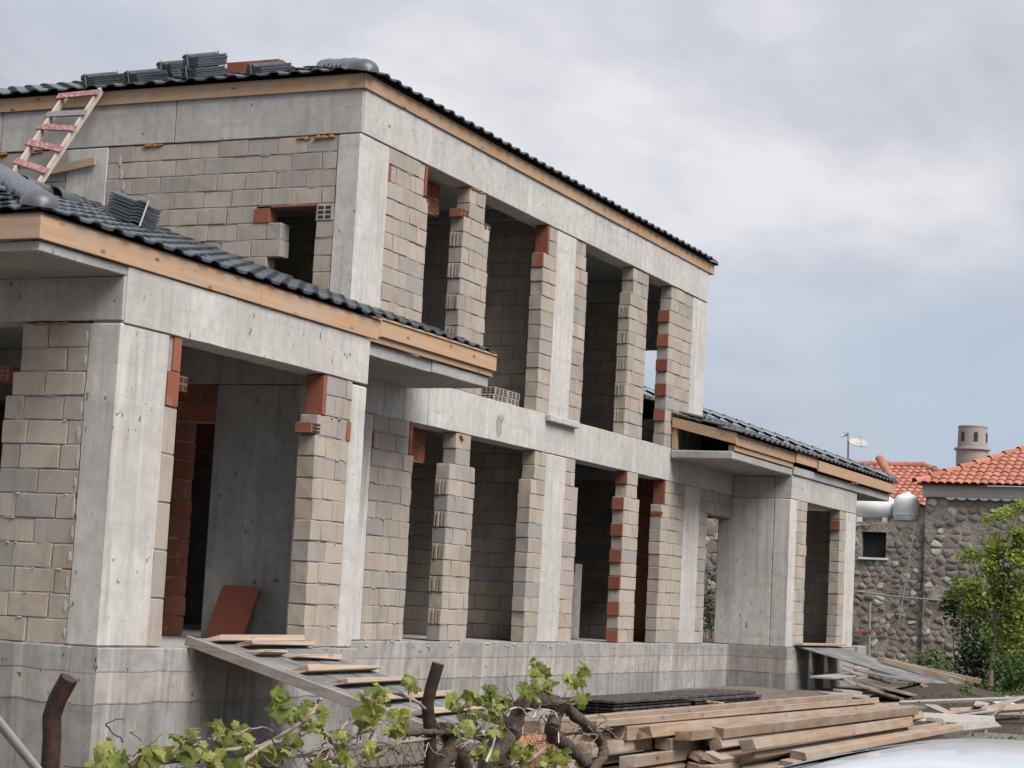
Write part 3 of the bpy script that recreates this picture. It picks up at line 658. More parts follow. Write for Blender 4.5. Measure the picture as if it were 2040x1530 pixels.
def roof_plane(roof, kind, o, u, v, nu, nv, keep=None, lift=.02, w=TW, e=TE, mats='roof_tile', tiles=None):
    """o: eave corner, u: unit along the eave, v: unit up the slope"""
    o = Vector(o); u = Vector(u).normalized(); v = Vector(v).normalized(); n = u.cross(v)
    if n.z < 0: n = -n; flip = True
    else: flip = False
    for j in range(nv):
        for i in range(nu):
            c = o+u*(w*(i+.5))+v*(e*j)
            if keep and not keep(c+v*e*.5, i, j): continue
            me = R_.choice(tiles or TILES)
            a = -v*0+v; m = Matrix((u, v, n)).transposed().to_4x4()
            tilt = Matrix.Rotation(math.radians(-5.6+R_.uniform(-.9, .9)), 4, 'X') @ Matrix.Rotation(R_.uniform(-.012, .012), 4, 'Z')
            mw = Matrix.Translation(c+n*(lift+.012+R_.uniform(-.004, .004))) @ m @ tilt
            piece(kind, me, mw, roof, shown(c, w, e, n)+shown(c, w, .05, -v)*.8, mats)
def cap_mesh(R=.13, L=.40, tp=.82, end=False, seg=10):
    b = B(); rows = []
    ys = [0, .03, L] if not end else [0, .02, .06, .12, .2, L]
    rr = [R, R*.985, R*tp] if not end else [R*.02, R*.45, R*.78, R*.95, R*1.02, R]
    for y, r in zip(ys, rr): rows.append([(r*math.cos(math.pi*k/seg), y, r*.85*math.sin(math.pi*k/seg)) for k in range(seg+1)])
    b.quadgrid(rows, True)
    if not end: b.quadgrid([[(.9*x, y, .9*z) for x, y, z in r_] for r_ in rows[:2]], True); b.quadgrid([rows[0], [(.9*x, y, .9*z) for x, y, z in rows[0]]])
    return b.mesh('ridge_cap', fix=False)
CAP, CAPEND = cap_mesh(), cap_mesh(.165, .34, end=True)
CAPEND.materials.append(MATS['cap_grey'])
def hip_caps(roof, p0, p1, step=.17, sc=1.0):
    p0 = Vector(p0); p1 = Vector(p1); d = (p1-p0).normalized(); L = (p1-p0).length; side = d.cross(Vector((0, 0, 1))).normalized(); n = side.cross(d)
    m = Matrix((side, d, n)).transposed().to_4x4()
    e = new_obj('ridge_cap', CAPEND, None); e.parent = roof; e.matrix_basis = Matrix.Translation(p0-d*.05) @ m @ Matrix.Scale(sc, 4)
    k = .22
    while k < L:
        c = new_obj('ridge_cap', CAP, 'roof_tile'); c.parent = roof
        c.matrix_basis = Matrix.Translation(p0+d*k+n*(.02*sc)) @ m @ Matrix.Rotation(.11+R_.uniform(-.02, .02), 4, 'X') @ Matrix.Rotation(R_.uniform(-.03, .03), 4, 'Z') @ Matrix.Scale(sc, 4); k += step
PW = .345
def roof_sheet(name, polys, thick=.03):
    b = B()
    for p in polys: b.add(p, [tuple(range(len(p)))])
    o = under(b.build(name, 'membrane', fix=False), house); return o
# left wing roof: front slope, left slope meeting on the hip
e0 = Vector((-7.40, FY-.05, 3.262)); T_ = 6.0
rp = e0+Vector((T_, T_, PW*T_))
wing = roof_sheet('wing_roof', [[e0, (-1.93, FY-.05, 3.262), (-1.93, -1.16, 3.262+PW*.30), (1.53, -1.16, 3.262+PW*.30), (1.53, -.03, 3.262+PW*1.43), (-.012, -.03, 3.262+PW*1.43), (-.012, rp.y, rp.z), rp],
                                [e0, rp, (rp.x, 10.2-T_+1.8, rp.z), (-7.40, 10.2, 3.262)], [(-.012, rp.y, rp.z), (-.012, 10.2, 3.5), (-7.4, 10.2, 3.262), (rp.x, 10.2-T_+1.8, rp.z)]])
def keepF(c, i, j):
    if c.x-e0.x < c.y-e0.y+.06: return False
    if c.x > -1.9 and c.y < -1.16: return False
    if c.y > -.10 and c.x > -.16: return False
    return c.x < 1.5 and c.y < rp.y
vF = Vector((0, 1, PW)); vL = Vector((1, 0, PW))
roof_plane(wing, 'wing_tile', e0+Vector((.0, -.02, 0)), (1, 0, 0), vF, 32, 17, keepF)
# second eave row set for the part that steps back
roof_plane(wing, 'wing_tile', (-7.40, e0.y-.02, 3.262), (0, 1, 0), vL, 40, 14, lambda c, i, j: c.y-e0.y > c.x-e0.x+.06 and c.x < rp.x and c.y < 9)
hip_caps(wing, e0+Vector((.05, .05, .055)), rp+Vector((0, 0, .05)), .115, .86)
# upper roof
u0 = Vector((-.09, -.09, 6.425)); PU = .335; ux = 12.50; uy = 10.2; rT = 5.0
a_ = u0; b_ = Vector((ux, -.09, 6.425)); c_ = Vector((ux, uy, 6.425)); d_ = Vector((-.09, uy, 6.425))
r1 = Vector((-.09+rT, -.09+rT, 6.425+PU*rT)); r2 = Vector((ux-rT, -.09+rT, 6.425+PU*rT))
main = roof_sheet('main_roof', [[a_, b_, r2, r1], [b_, c_, r2], [c_, d_, r1, r2], [d_, a_, r1]])
roof_plane(main, 'main_tile', u0+Vector((.02, -.03, 0)), (1, 0, 0), (0, 1, PU), 44, 4, lambda c, i, j: c.x-u0.x > c.y-u0.y+.05 and ux-c.x > c.y-u0.y+.05)
roof_plane(main, 'main_tile', u0+Vector((-.03, .02, 0)), (0, 1, 0), (1, 0, PU), 34, 12, lambda c, i, j: c.y-u0.y > c.x-u0.x+.05 and uy-c.y > c.x-u0.x)
hip_caps(main, u0+Vector((.02, .02, .005)), u0.lerp(r1, .24)+Vector((0, 0, -.005)), .20, 1.0)
hip_caps(main, b_+Vector((-.05, .05, .01)), r2+Vector((0, 0, .01)), .30, .6)
# right wing roof
g0 = Vector((10.68, RY-.12, 3.375)); PR = .325; gx = 21.25
rw = roof_sheet('wing_roof', [[g0, (gx, g0.y, 3.375), (gx-4.6, g0.y+4.6, 3.375+PR*4.6), (12.27, g0.y+4.6, 3.375+PR*4.6), (12.27, -.02, 3.375+PR*(-.02-g0.y)), (10.68, -.02, 3.375+PR*(-.02-g0.y))],
                              [(gx, g0.y, 3.375), (gx, 9, 3.375), (gx-4.6, 4.3, 3.375+PR*4.6), (gx-4.6, g0.y+4.6, 3.375+PR*4.6)], [(12.27, 9, 3.375), (12.27, g0.y+4.6, 3.375+PR*4.6), (gx-4.6, g0.y+4.6, 3.375+PR*4.6), (gx, 9, 3.375)]])
roof_plane(rw, 'right_tile', g0+Vector((0, -.02, -.01)), (1, 0, 0), (0, 1, PR), 37, 13, lambda c, i, j: (c.y < -.1 or c.x > 12.4) and gx-c.x > c.y-g0.y and c.y < g0.y+4.5)
hip_caps(rw, (gx-.05, g0.y+.05, 3.43), (gx-4.6, g0.y+4.6, 3.45+PR*4.6), .30, .8)
# chimney box of hollow bricks on the main roof
ch = B().box(1.52, 2.34, 2.11, 2.86, 6.7, 7.16).build('chimney', 'mortar'); under(ch, house)
for k, z in enumerate((6.68, 6.84, 7.00)):
    for i in range(3): y = 2.10+.255*i; brick(1.50, 1.56, y+.002, y+.253, z, z+.156, ch)
    for i in range(3): x = 1.56+.265*i; brick(x, x+.26, 2.088, 2.14, z, z+.156, ch)
flush('block', house, 'block', 'block_courses')
for k in ('wing_tile', 'main_tile', 'right_tile'): PIECES.setdefault('roof_tile', []).extend(PIECES.pop(k))
flush('roof_tile', house, 'roof_tile', 'tile_courses')
flush('hollow_brick', house, 'hollow_brick', 'brick_courses', 60)

# ================================================================== things on and around the house
def Rz(a): return Matrix.Rotation(a, 4, 'Z')
BT = [tile_mesh('roof_tile', .33, .42, .021, 10+i) for i in range(2)]
def bundle(p, rot, n, label, slope=None, pitch=.027):
    """tiles stacked flat and strapped; p: base point"""
    t = empty('tile_bundle', p, label, 'roof tiles', 'strapped bundles of black roof tiles')
    base = Matrix.Translation(Vector(p)) @ (slope or Matrix()) @ Rz(math.radians(rot))
    for k in range(n):
        o = new_obj('roof_tile', BT[k % 2], 'roof_tile'); o.parent = t; o.matrix_parent_inverse = t.matrix_world.inverted()
        o.matrix_basis = base @ Matrix.Translation((R_.uniform(-.008, .008), -.21+R_.uniform(-.008, .008), .016+pitch*k)) @ Rz(R_.uniform(-.02, .02))
    h = pitch*n+.04; b = B()
    for x in (-.03,):
        w_ = .011; y0, y1 = -.225, .225
        loop = [(y0, 0), (y0, h), (y1, h), (y1, 0)]
        for i in range(3):
            (ya, za), (yb, zb) = loop[i], loop[i+1]; b.quadgrid([[base @ Vector((x-w_, ya, za)), base @ Vector((x-w_, yb, zb))], [base @ Vector((x+w_, ya, za)), base @ Vector((x+w_, yb, zb))]])
    s_ = b.build('strap', 'strap', None, fix=False); under(s_, t)
sl = Matrix.Rotation(-math.atan(PU), 4, 'Y')
def up_z(x): return 6.425+.045+PU*(x+.09)
for x, y, dz, n, rot, lab in ((.24, 3.80, 0, 5, 245, 'strapped bundle of black roof tiles beside the ladder top'),
                              (.26, 3.18, 0, 5, 243, 'strapped bundle of black roof tiles second from the ladder'),
                              (.70, 3.02, .05, 6, 246, 'tall strapped bundle of black roof tiles set further up the slope'),
                              (.28, 2.36, 0, 5, 245, 'strapped bundle of black roof tiles carrying a second bundle'),
                              (.28, 2.36, .15, 5, 247, 'topmost strapped bundle of black roof tiles, stacked on another'),
                              (.28, 1.46, 0, 4, 244, 'low strapped bundle of black roof tiles in front of the brick chimney')):
    bundle((x, y, up_z(x)+dz), rot, n, lab, sl)
slF = Matrix.Rotation(math.atan(PW), 4, 'X')
bundle((-3.62, .48, 3.262+PW*(.48+1.46)+.07), -17, 7, 'strapped bundle of black roof tiles on the lower wing roof', slF, .032)
cp = empty('ridge_tile', (-4.6, 1.3, 4.25), 'loose black ridge tiles lying beside the wing hip', 'roof tiles')
for i, (x, y) in enumerate(((-4.75, 1.35), (-4.35, 1.22), (-4.0, 1.12))):
    o = new_obj('cap', CAP, 'roof_tile'); o.parent = cp; o.matrix_parent_inverse = cp.matrix_world.inverted()
    o.matrix_basis = Matrix.Translation((x, y, 3.262+PW*(y+1.46)+.05)) @ slF @ Rz(math.radians(-100+8*i)) @ Matrix.Scale(.9, 4)
# ladder leaning on the upper eave
lad = empty('wooden_ladder', (-.9, 3.9, 5.1), 'site-made wooden ladder with red and grey rungs leaning on the upper eave', 'ladder')
rr0, rr1 = Vector((-.92, 3.74, 5.03)), Vector((-.075, 3.57, 6.40)); rl0, rl1 = Vector((-.92, 4.10, 5.20)), Vector((-.075, 4.09, 6.36))
for a, b in ((rr0, rr1), (rl0, rl1)):
    under(B().obox(a, b, (0, 1, 0), .036, .085).build('rail', 'ladder_wood', None, .004), lad)
for f, m in ((.955, 'red_paint'), (.74, 'grey_paint'), (.575, 'red_paint'), (.36, 'red_paint'), (.14, 'red_paint')):
    a = rr0.lerp(rr1, f)+Vector((-.085, -.05, .02)); b = rl0.lerp(rl1, f)+Vector((-.085, .05, .02+R_.uniform(-.02, .02)))
    under(B().obox(a, b, (.4, 0, .6), .095, .022).build('rung', m, None, .003), lad)
pl = B().obox((-.06, 3.63, 5.56), (-.06, 4.35, 5.46), (0, 0, 1), .10, .03).build('plank', 'fascia_wood_y', None, .003); tag(pl, 'short orange plank wedged between ladder and upper wall', 'plank')
# stacked hollow blocks on the upper floor edge
for i, (x, z) in enumerate(((4.33, 3.135), (4.36, 3.235), (4.75, 3.135), (4.77, 3.235))):
    o = B().box(x-.19, x+.19, .10, .30, z, z+.095).build('hollow_block', 'block', None, .005)
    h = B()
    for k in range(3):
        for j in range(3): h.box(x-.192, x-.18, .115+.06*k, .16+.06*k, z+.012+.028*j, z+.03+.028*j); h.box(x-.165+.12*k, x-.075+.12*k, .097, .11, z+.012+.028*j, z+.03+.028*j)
    under(h.build('cell_shade', 'void_shade'), o)  # cells are solid dark boxes, their shade put into the colour
    tag(o, '%s grey hollow block on the upper floor edge, pair %s the central column' % (('lower', 'upper')[i % 2], ('farther from', 'nearer')[i//2]), 'building block', 'hollow blocks stacked on the floor edge')
# brown rounded board leaning inside the left wing
def rounded_panel(name, c0, ux_, uz_, wd, ht, th, rad, mat):
    b = B(); pts = []
    for cx, cz, a0 in ((wd/2-rad, ht-rad, 0), (-wd/2+rad, ht-rad, 90), (-wd/2+rad, rad, 180), (wd/2-rad, rad, 270)):
        for k in range(5): a = math.radians(a0+90*k/4); pts.append((cx+rad*math.cos(a), cz+rad*math.sin(a)))
    c0 = Vector(c0); ux_ = Vector(ux_).normalized(); uz_ = Vector(uz_).normalized(); n = ux_.cross(uz_); m = len(pts)
    b.add([c0+ux_*x+uz_*z for x, z in pts]+[c0+ux_*x+uz_*z+n*th for x, z in pts], [tuple(range(m)), tuple(range(2*m-1, m-1, -1))]+[(k, (k+1) % m, m+(k+1) % m, m+k) for k in range(m)])
    return b.build(name, mat, None)
pq = onX(445, 1262, -2.42); tag(rounded_panel('door_panel', (-2.42, pq.y, .02), (0, 1, 0), (.30, -.12, .95), .44, .56, .03, .05, 'brown_board'), 'glossy brown board with rounded corners leaning inside the left wing', 'board')
# ramp of boards up to the left wing
ramp_o = empty('plank_ramp', (-4.1, -4, -.5), 'sloping site ramp of boards with nailed cleats up to the left wing', 'ramp')
ra, rb = Vector((-4.1, -1.46, .085)), Vector((-4.1, -6.3, -1.13))
def rp_(s, x, dz=0): p = ra.lerp(rb, s); return Vector((x, p.y, p.z+dz))
for i, (x0, x1) in enumerate(((-4.95, -4.47), (-4.46, -3.99), (-3.98, -3.50))):
    a = rp_(0, (x0+x1)/2, -.02+.006*i); b = rp_(1, (x0+x1)/2, -.02+.006*i)
    under(B().obox(a, b, (1, 0, 0), x1-x0, .022).build('deck_board', 'ply_grey', None, .004), ramp_o)
for x in (-4.99, -3.46): under(B().obox(rp_(-.01, x, -.075), rp_(1.0, x, -.075), (1, 0, 0), .045, .085).build('stringer', 'stringer_wood', None, .004), ramp_o)
for i, (s, x0, x1, h) in enumerate(((.03, -4.85, -3.40, .035), (.06, -4.6, -3.5, .03), (.105, -4.75, -4.35, .03), (.13, -4.35, -3.62, .035), (.20, -4.80, -3.55, .035), (.275, -4.78, -3.45, .035), (.36, -4.85, -3.5, .03), (.43, -4.82, -3.42, .035), (.54, -4.8, -3.45, .035), (.64, -4.8, -3.45, .035), (.75, -4.8, -3.45, .035))):
    a = rp_(s, x0, .012); b = rp_(s+R_.uniform(-.012, .012), x1, .012)
    under(B().obox(a, b, (0, 1, -.24), R_.uniform(.11, .19), h+.012, .012).build('cleat', 'cleat_wood', None, .005), ramp_o)
# ramp at the right wing
r2o = empty('plank_ramp', (16, -2.3, -.3), 'weathered grey boards laid as a ramp to the right wing doorway', 'ramp')
for x, w_, y1, z1 in ((14.95, .85, -3.3, -.50), (15.95, .95, -3.5, -.56), (16.9, .8, -3.2, -.52)):
    under(B().obox((x, -1.02, .03), (x+.1, y1, z1), (1, 0, 0), w_, .025).build('deck_board', 'ply_grey', None, .004), r2o)
under(B().obox((14.45, -1.18, .045), (17.25, -1.22, .045), (0, 1, 0), .14, .04).build('cleat', 'cleat_wood', None, .005), r2o)
for x, y0, y1 in ((16.3, -2.2, -3.6), (16.75, -2.0, -3.8)): under(B().obox((x, y0, -.20), (x+.4, y1, -.50), (1, 0, 0), .11, .09).build('bearer', 'timber', None, .005), r2o)
# debris planks beside it
def pk(a, b, wd, th, mat, lab, grp, name='loose_plank', wdir=(1, .3, .0)):
    A = onY(*a); Bq = onY(*b)
    return tag(B().obox(A, Bq, wdir, wd, th).build(name, mat, None, .003), lab, 'plank', grp)
GW = 'weathered planks heaped by the right ramp'
LB = ['wide grey sheet lying topmost on the plank heap by the right ramp', 'pale short plank poking out of the heap towards the plinth', 'narrow weathered plank just under the right ramp boards', 'weathered plank slanting across the middle of the heap', 'pale grey sheet lying low on the heap beside the bush',
      'short weathered offcut under the heap near the dark panels', 'small weathered offcut tucked beneath the right ramp', 'lowest weathered plank of the heap by the timber pile', 'brown timber plank slanting through the plank heap', 'brown timber plank lying at the foot of the plank heap']
for a, b, wd, th, m in (((1730, 1343, -3.0), (1851, 1362, -3.2), .5, .025, 'ply_grey'), ((1636, 1352, -2.9), (1698, 1346, -2.7), .35, .03, 'old_plank'), ((1684, 1338, -2.8), (1762, 1360, -3.0), .22, .035, 'old_plank'),
                        ((1681, 1358, -3.0), (1774, 1390, -3.3), .22, .04, 'old_plank'), ((1742, 1368, -3.2), (1822, 1386, -3.4), .45, .025, 'ply_grey'), ((1669, 1379, -3.1), (1708, 1382, -3.2), .16, .04, 'old_plank'),
                        ((1690, 1330, -2.7), (1720, 1334, -2.7), .2, .03, 'old_plank'), ((1640, 1384, -3.2), (1720, 1390, -3.4), .2, .04, 'old_plank'), ((1700, 1364, -3.1), (1790, 1392, -3.4), .18, .04, 'timber'), ((1780, 1378, -3.4), (1860, 1396, -3.6), .2, .04, 'timber')):
    pk(a, b, wd, th, m, LB.pop(0), GW)
pk((1834, 1366, -3.4), (1869, 1389, -3.7), .16, .06, 'fascia_wood', 'short orange offcut of timber on top of the plank heap', None)
pk((1881, 1356, -3.6), (1966, 1386, -4.0), .14, .07, 'old_plank', 'long mossy plank lying among the shrubs before the slim tree', None)
pk((1838, 1407, -3.9), (1905, 1428, -4.3), .10, .05, 'old_plank', 'thin plank ending at the upright stump post', None)
st0 = onY(1893, 1466, -4.3); tag(B().tube([st0+Vector((0, 0, z)) for z in (-.15, 0, .15, .33)], [.06, .055, .055, .062], 8).build('stump_post', 'old_plank'), 'short upright wooden stump post beside the timber pile', 'post')
pk((1900, 1458, -4.6), (1960, 1472, -4.9), .16, .04, 'old_plank', 'plank half sunk in dark soil behind the white car', None)
hp = B(); rows = []
for i in range(15):
    rows.append([]); 
    for j in range(11):
        u, v = i/14*2-1, j/10*2-1; hgt = max(0, 1-u*u)*max(0, 1-v*v)
        rows[-1].append((15.2+3.2*u, -3.55+1.1*v, -.80+.34*hgt+.08*hgt*noise.noise(Vector((i*.9, j*.9, 2)))))
tag(hp.quadgrid(rows, True).build('rubble_heap', 'dark_soil', fix=False), kind='stuff')
# timber pile
ORD = ('first', 'second', 'third', 'fourth', 'fifth', 'sixth', 'seventh', 'eighth', 'ninth', 'tenth', 'eleventh')
GT = 'sawn timbers stacked behind the grapevine'
for k in range(10):
    cols = {9: (5, 6), 8: (2, 3, 4, 5, 6), 7: (1, 2, 3, 4, 5, 6)}.get(k, range(7))
    for c in cols:
        y = -6.42+.145*c+R_.uniform(-.03, .03); z = -1.15+.092*k
        x0 = -6.9+(6-c)*.42+R_.uniform(0, 1.3)-(.3 if k == 9 else 0); x1 = R_.uniform(.6, 2.6)
        wd, th = R_.choice(((.11, .088), (.13, .088), (.12, .088), (.14, .06)))
        o = B().obox((x0, y+R_.uniform(-.03, .03), z+R_.uniform(-.0, .012)), (x1, y+R_.uniform(-.04, .04), z+R_.uniform(-.01, .02)), (0, 1, R_.choice((R_.uniform(-.12, .12), R_.uniform(-.45, .45)) if k > 4 else (0, .1))), wd, th, .009).build('timber', 'timber', None, .005)
        tag(o, 'pale sawn timber, %s course from the top of the pile, %s from the fence' % (ORD[9-k], ORD[list(cols).index(c)]), 'timber', GT)
# dark formwork panels
for s, (x0, x1) in enumerate(((3.45, 6.3), (6.4, 9.4))):
    for k in range(11):
        d = R_.uniform(-.09, .09)
        z = gz(5, 0)+.01+.042*k
        o = B().box(x0+d+(.12 if k < 7 else 0), x1+d, -2.05+R_.uniform(-.05, .05), -1.35+R_.uniform(-.05, .05), z, z+.03+R_.uniform(-.008, .006)).build('formwork_panel', 'black_panel', None, .003)
        tag(o, 'dark worn formwork panel, %s from the top in the stack %s the left wing' % (ORD[10-k], ('nearer', 'farther from')[s]), 'panel', 'formwork panels stacked by the plinth')
pk((1358, 1393, -1.7), (1440, 1404, -2.3), .14, .03, 'fascia_wood', 'orange plank lying across the dark formwork panels', None)
ob = onY(1100, 1450, -5.3)
b = B().obox((ob.x-.55, -5.30, -.95), (onY(1158, 1450, -5.33).x, -5.36, -.95), (0, .25, 1), 0.72, .025); o = b.build('orange_board', 'orange_board', None, .004); o.location.z += .25; tag(o, 'flat orange board standing in the yard behind the vine', 'board')
# rubble and litter in the yard
for i in range(8):
    p = Vector((R_.uniform(-9.5, -6.8), R_.uniform(-5.6, -3.5), -1.13)); s = R_.uniform(.05, .14)
    me = block_mesh('broken_block', s*1.6, s, s, i); o = new_obj('broken_block', me, 'block'); o.matrix_basis = Matrix.Translation(p+Vector((0, 0, s*.4))) @ Matrix.Rotation(R_.uniform(0, 3), 4, 'Z') @ Matrix.Rotation(R_.uniform(-.4, .4), 4, 'X')
    tag(o, 'broken piece of building block lying in the yard', 'rubble', 'broken blocks in the yard')
def blob(name, c, r, mat, seed, flat=.5):
    bm = bmesh.new(); bmesh.ops.create_icosphere(bm, subdivisions=2, radius=1)
    for v in bm.verts: v.co *= 1+.45*noise.noise(v.co*1.4+Vector((seed, 0, 0))); v.co = Vector((v.co.x*r, v.co.y*r, v.co.z*r*flat))+Vector(c)
    me = bpy.data.meshes.new(name); bm.to_mesh(me); bm.free(); return new_obj(name, me, mat)
def onZ(x, y, z): r = ray(x, y); return CAM+r*((z-CAM.z)/r.z)
for i, (x, y, r) in enumerate(((1995, 1402, .13), (2012, 1408, .16), (2026, 1416, .09))):
    tag(blob('litter_bag', onZ(x, y, gz(14, 0)+.05), r, 'rubbish_white', i, .35), 'crumpled white rag lying on the dark soil under the shrubs', 'litter', 'white rags on the soil')
rs_ = random.Random(77)
for i in range(16):
    px_, py_ = rs_.uniform(1850, 2036), rs_.uniform(1392, 1462); c_0 = onZ(px_, py_, gz(12, 0)+rs_.uniform(.02, .14)); a_0 = rs_.uniform(-.5, 1.3); L_0 = rs_.uniform(.25, .9)
    dv_ = Vector((math.cos(a_0), -math.sin(a_0), rs_.uniform(-.18, .18)))*L_0
    o = B().obox(c_0-dv_, c_0+dv_, (0, 1, rs_.uniform(-.3, .3)), rs_.uniform(.07, .2), rs_.uniform(.02, .06), .006).build('scrap_board', rs_.choice(('old_plank', 'old_plank', 'ply_grey', 'timber')), None, .003)
    tag(o, 'scrap board lying loose on the dark soil before the shrubs', 'board', 'scrap boards on the soil')
bp = onZ(1962, 1462, gz(10, 0)); tb = B(); tb.tube([bp, bp+Vector((.05, -.05, .2)), bp+Vector((.2, -.2, .36))], [.02, .018, .015], 6); tb.tube([bp+Vector((.05, -.05, .2)), bp+Vector((.18, -.06, .22)), bp+Vector((.12, -.2, .3))], [.015, .014, .01], 6)
tag(tb.build('dry_branch', 'pale_bark'), 'bleached forked dry branch on the soil', 'branch')
ds = B(); rows = []
for i in range(13):
    rows.append([(lambda q: (q.x, q.y, gz(q.x, q.y)+.01+.05*math.sin(math.pi*i/12)*math.sin(math.pi*j/8)*(1+.5*noise.noise(Vector((i*.7, j*.7, 5))))))(Vector((8+10*i/12, -6.6+2.4*j/8, 0))) for j in range(9)])
tag(ds.quadgrid(rows, True).build('soil_mound', 'dark_soil', fix=False), kind='stuff')

wd_ = B(); rw_ = random.Random(31)
for i in range(2600):
    x = rw_.uniform(4, 24); y = rw_.uniform(-7.0, -3.9) if x < 17 else rw_.uniform(-7, -2.2)
    if noise.noise(Vector((x*.55, y*.8, 3))) < -.12: continue
    p = Vector((x, y, gz(x, y)+rw_.uniform(.0, .16))); s_ = rw_.uniform(.02, .05); n_ = Vector((rw_.uniform(-1, 1), rw_.uniform(-1, 1), rw_.uniform(.2, 1.2))).normalized(); t_ = Matrix.Rotation(rw_.uniform(0, 6.28), 3, n_) @ n_.orthogonal().normalized(); v_ = n_.cross(t_)
    wd_.add([p-t_*s_, p+v_*s_*.4, p+t_*s_, p-v_*s_*.4], [(0, 1, 2, 3)])
tag(wd_.build('weeds', 'bush_leaf', fix=False), 'low green weeds growing on the bare soil', 'weeds', kind='stuff')
# ================================================================== fence with rusty bent posts
fence = empty('wire_fence', (-11.5, -6.83, -1.15), 'chain link fence with rusty bent pipe posts carrying the grapevine', 'fence')
FEY = -6.83
def post(px0, tip, bend, rad, lab=None):
    base = onY(px0[0], px0[1], FEY); top = onY(bend[0], bend[1], FEY); tp = onX(tip[0], tip[1], top.x)
    tp = top+(tp-top)
    lo = Vector((base.x, FEY, -1.3)); path = [lo, Vector((base.x, FEY, -.4)), base.lerp(top, .5), top-Vector((0, 0, .02)), top+(tp-top)*.3+Vector((0, 0, .004)), tp]
    b = B().tube(path, rad, 14, caps=False); b.tube([tp+(top-tp)*.5, tp+(tp-top).normalized()*.0005], rad*.86, 14, caps=True)
    me = b.mesh('post', fix=False); o = new_obj('post', me, 'rust'); me.materials.append(MATS['void_shade'])
    for p in me.polygons[5*14:]: p.material_index = 1  # inner tube and its cap painted near-black as shade in the pipe mouth
    under(o, fence)
    return base
post((103, 1530), (137, 1352), (104, 1415), .0305); post((862, 1530), (873, 1322), (852, 1395), .0285)
for x in (-16.7,): under(B().tube([(x, FEY, -1.3), (x, FEY, .05), (x, FEY-.03, .13), (x, FEY-.09, .22)], .029, 12).build('post', 'rust'), fence)
b = B(); H0, H1 = -1.12, -.12
k = -17.0
while k < -9.9:
    for s in (1, -1):
        x0, x1 = (k, k+1.0) if s > 0 else (k+1.0, k)
        b.tube([(x0, FEY+.035+.004*s, H0), ((x0+x1)/2+.01, FEY+.035-.004*s, (H0+H1)/2), (x1, FEY+.035+.004*s, H1)], .0016, 3, False)
    k += .085
under(b.build('wire_mesh', 'wire', fix=False), fence)
for z in (-.12, -.6): under(B().tube([(-17, FEY+.03, z), (-14, FEY+.03, z-.02), (-11.2, FEY+.03, z), (-8.95, FEY+.03, z-.03)], .002, 4).build('line_wire', 'wire'), fence)
q0 = onY(-60, 1368, FEY-.05); q1 = onY(120, 1590, FEY-.05); under(B().tube([q0, q0.lerp(q1, .5), q1, q1+(q1-q0)*1.5], .0155, 10).build('brace', 'galvanised'), fence)
q0 = onY(128, 1526, FEY); under(B().tube([q0, onY(150, 1527, FEY), onY(210, 1532, FEY)], .004, 5).build('tie_wire', 'wire'), fence)
# ================================================================== grapevine
vine = empty('grapevine', (-9.8, FEY, -1.15), 'old gnarled grapevine with fresh yellow-green leaves on the wire fence', 'grapevine')
rv = random.Random(21)
def vpt(x, y, dy=0): return onY(x, y, FEY+dy)
def cane(pts, r0, r1, mat='cane', dy=0, wob=.01, name='cane', seg=7):
    P = [vpt(x, y, dy+rv.uniform(-.04, .04)) for x, y in pts]; Q = []
    for i in range(len(P)-1):
        for k in range(4):
            f = k/4; p = P[i].lerp(P[i+1], f)
            # catmull-rom
            a = P[max(i-1, 0)]; d = P[min(i+2, len(P)-1)]
            p = .5*((2*P[i])+(P[i+1]-a)*f+(2*a-5*P[i]+4*P[i+1]-d)*f*f+(3*P[i]-a-3*P[i+1]+d)*f**3)
            Q.append(p+Vector((rv.uniform(-wob, wob), rv.uniform(-wob, wob), rv.uniform(-wob, wob))*1))
    Q.append(P[-1]); n = len(Q)
    kk = 1.28 if name == 'trunk' else 1.0
    B_ = B().tube(Q, [(r0+(r1-r0)*i/(n-1))*kk*rv.uniform(.82, 1.18) for i in range(n)], seg)
    under(B_.build(name, mat), vine); return Q
cane([(1039, 1406), (1063, 1396), (1096, 1399), (1129, 1411), (1153, 1432), (1181, 1456), (1197, 1479), (1202, 1500), (1191, 1522), (1160, 1560), (1120, 1640), (1090, 1900)], .026, .021, 'bark', 0, .005, 'trunk', 9)
cane([(1050, 1400), (1075, 1393), (1105, 1400), (1118, 1412)], .034, .03, 'bark', -.01, .006, 'trunk', 9)
cane([(1112, 1408), (1104, 1435), (1101, 1460), (1112, 1470), (1137, 1492), (1161, 1517), (1180, 1560), (1190, 1900)], .033, .02, 'bark', .03, .006, 'trunk', 9)
cane([(1042, 1404), (1029, 1432), (1019, 1460), (1010, 1490), (1000, 1560), (1010, 1900)], .030, .04, 'bark', .02, .006, 'trunk', 9)
cane([(1004, 1482), (985, 1500), (975, 1540), (985, 1700), (990, 1900)], .05, .055, 'bark', 0, .008, 'trunk', 10)
cane([(880, 1450), (895, 1462), (905, 1490), (880, 1530), (870, 1700), (880, 1950)], .028, .035, 'bark', 0, .008, 'trunk', 9)
cane([(930, 1540), (920, 1500), (900, 1475), (885, 1455)], .03, .03, 'bark', .03, .008, 'trunk', 9)
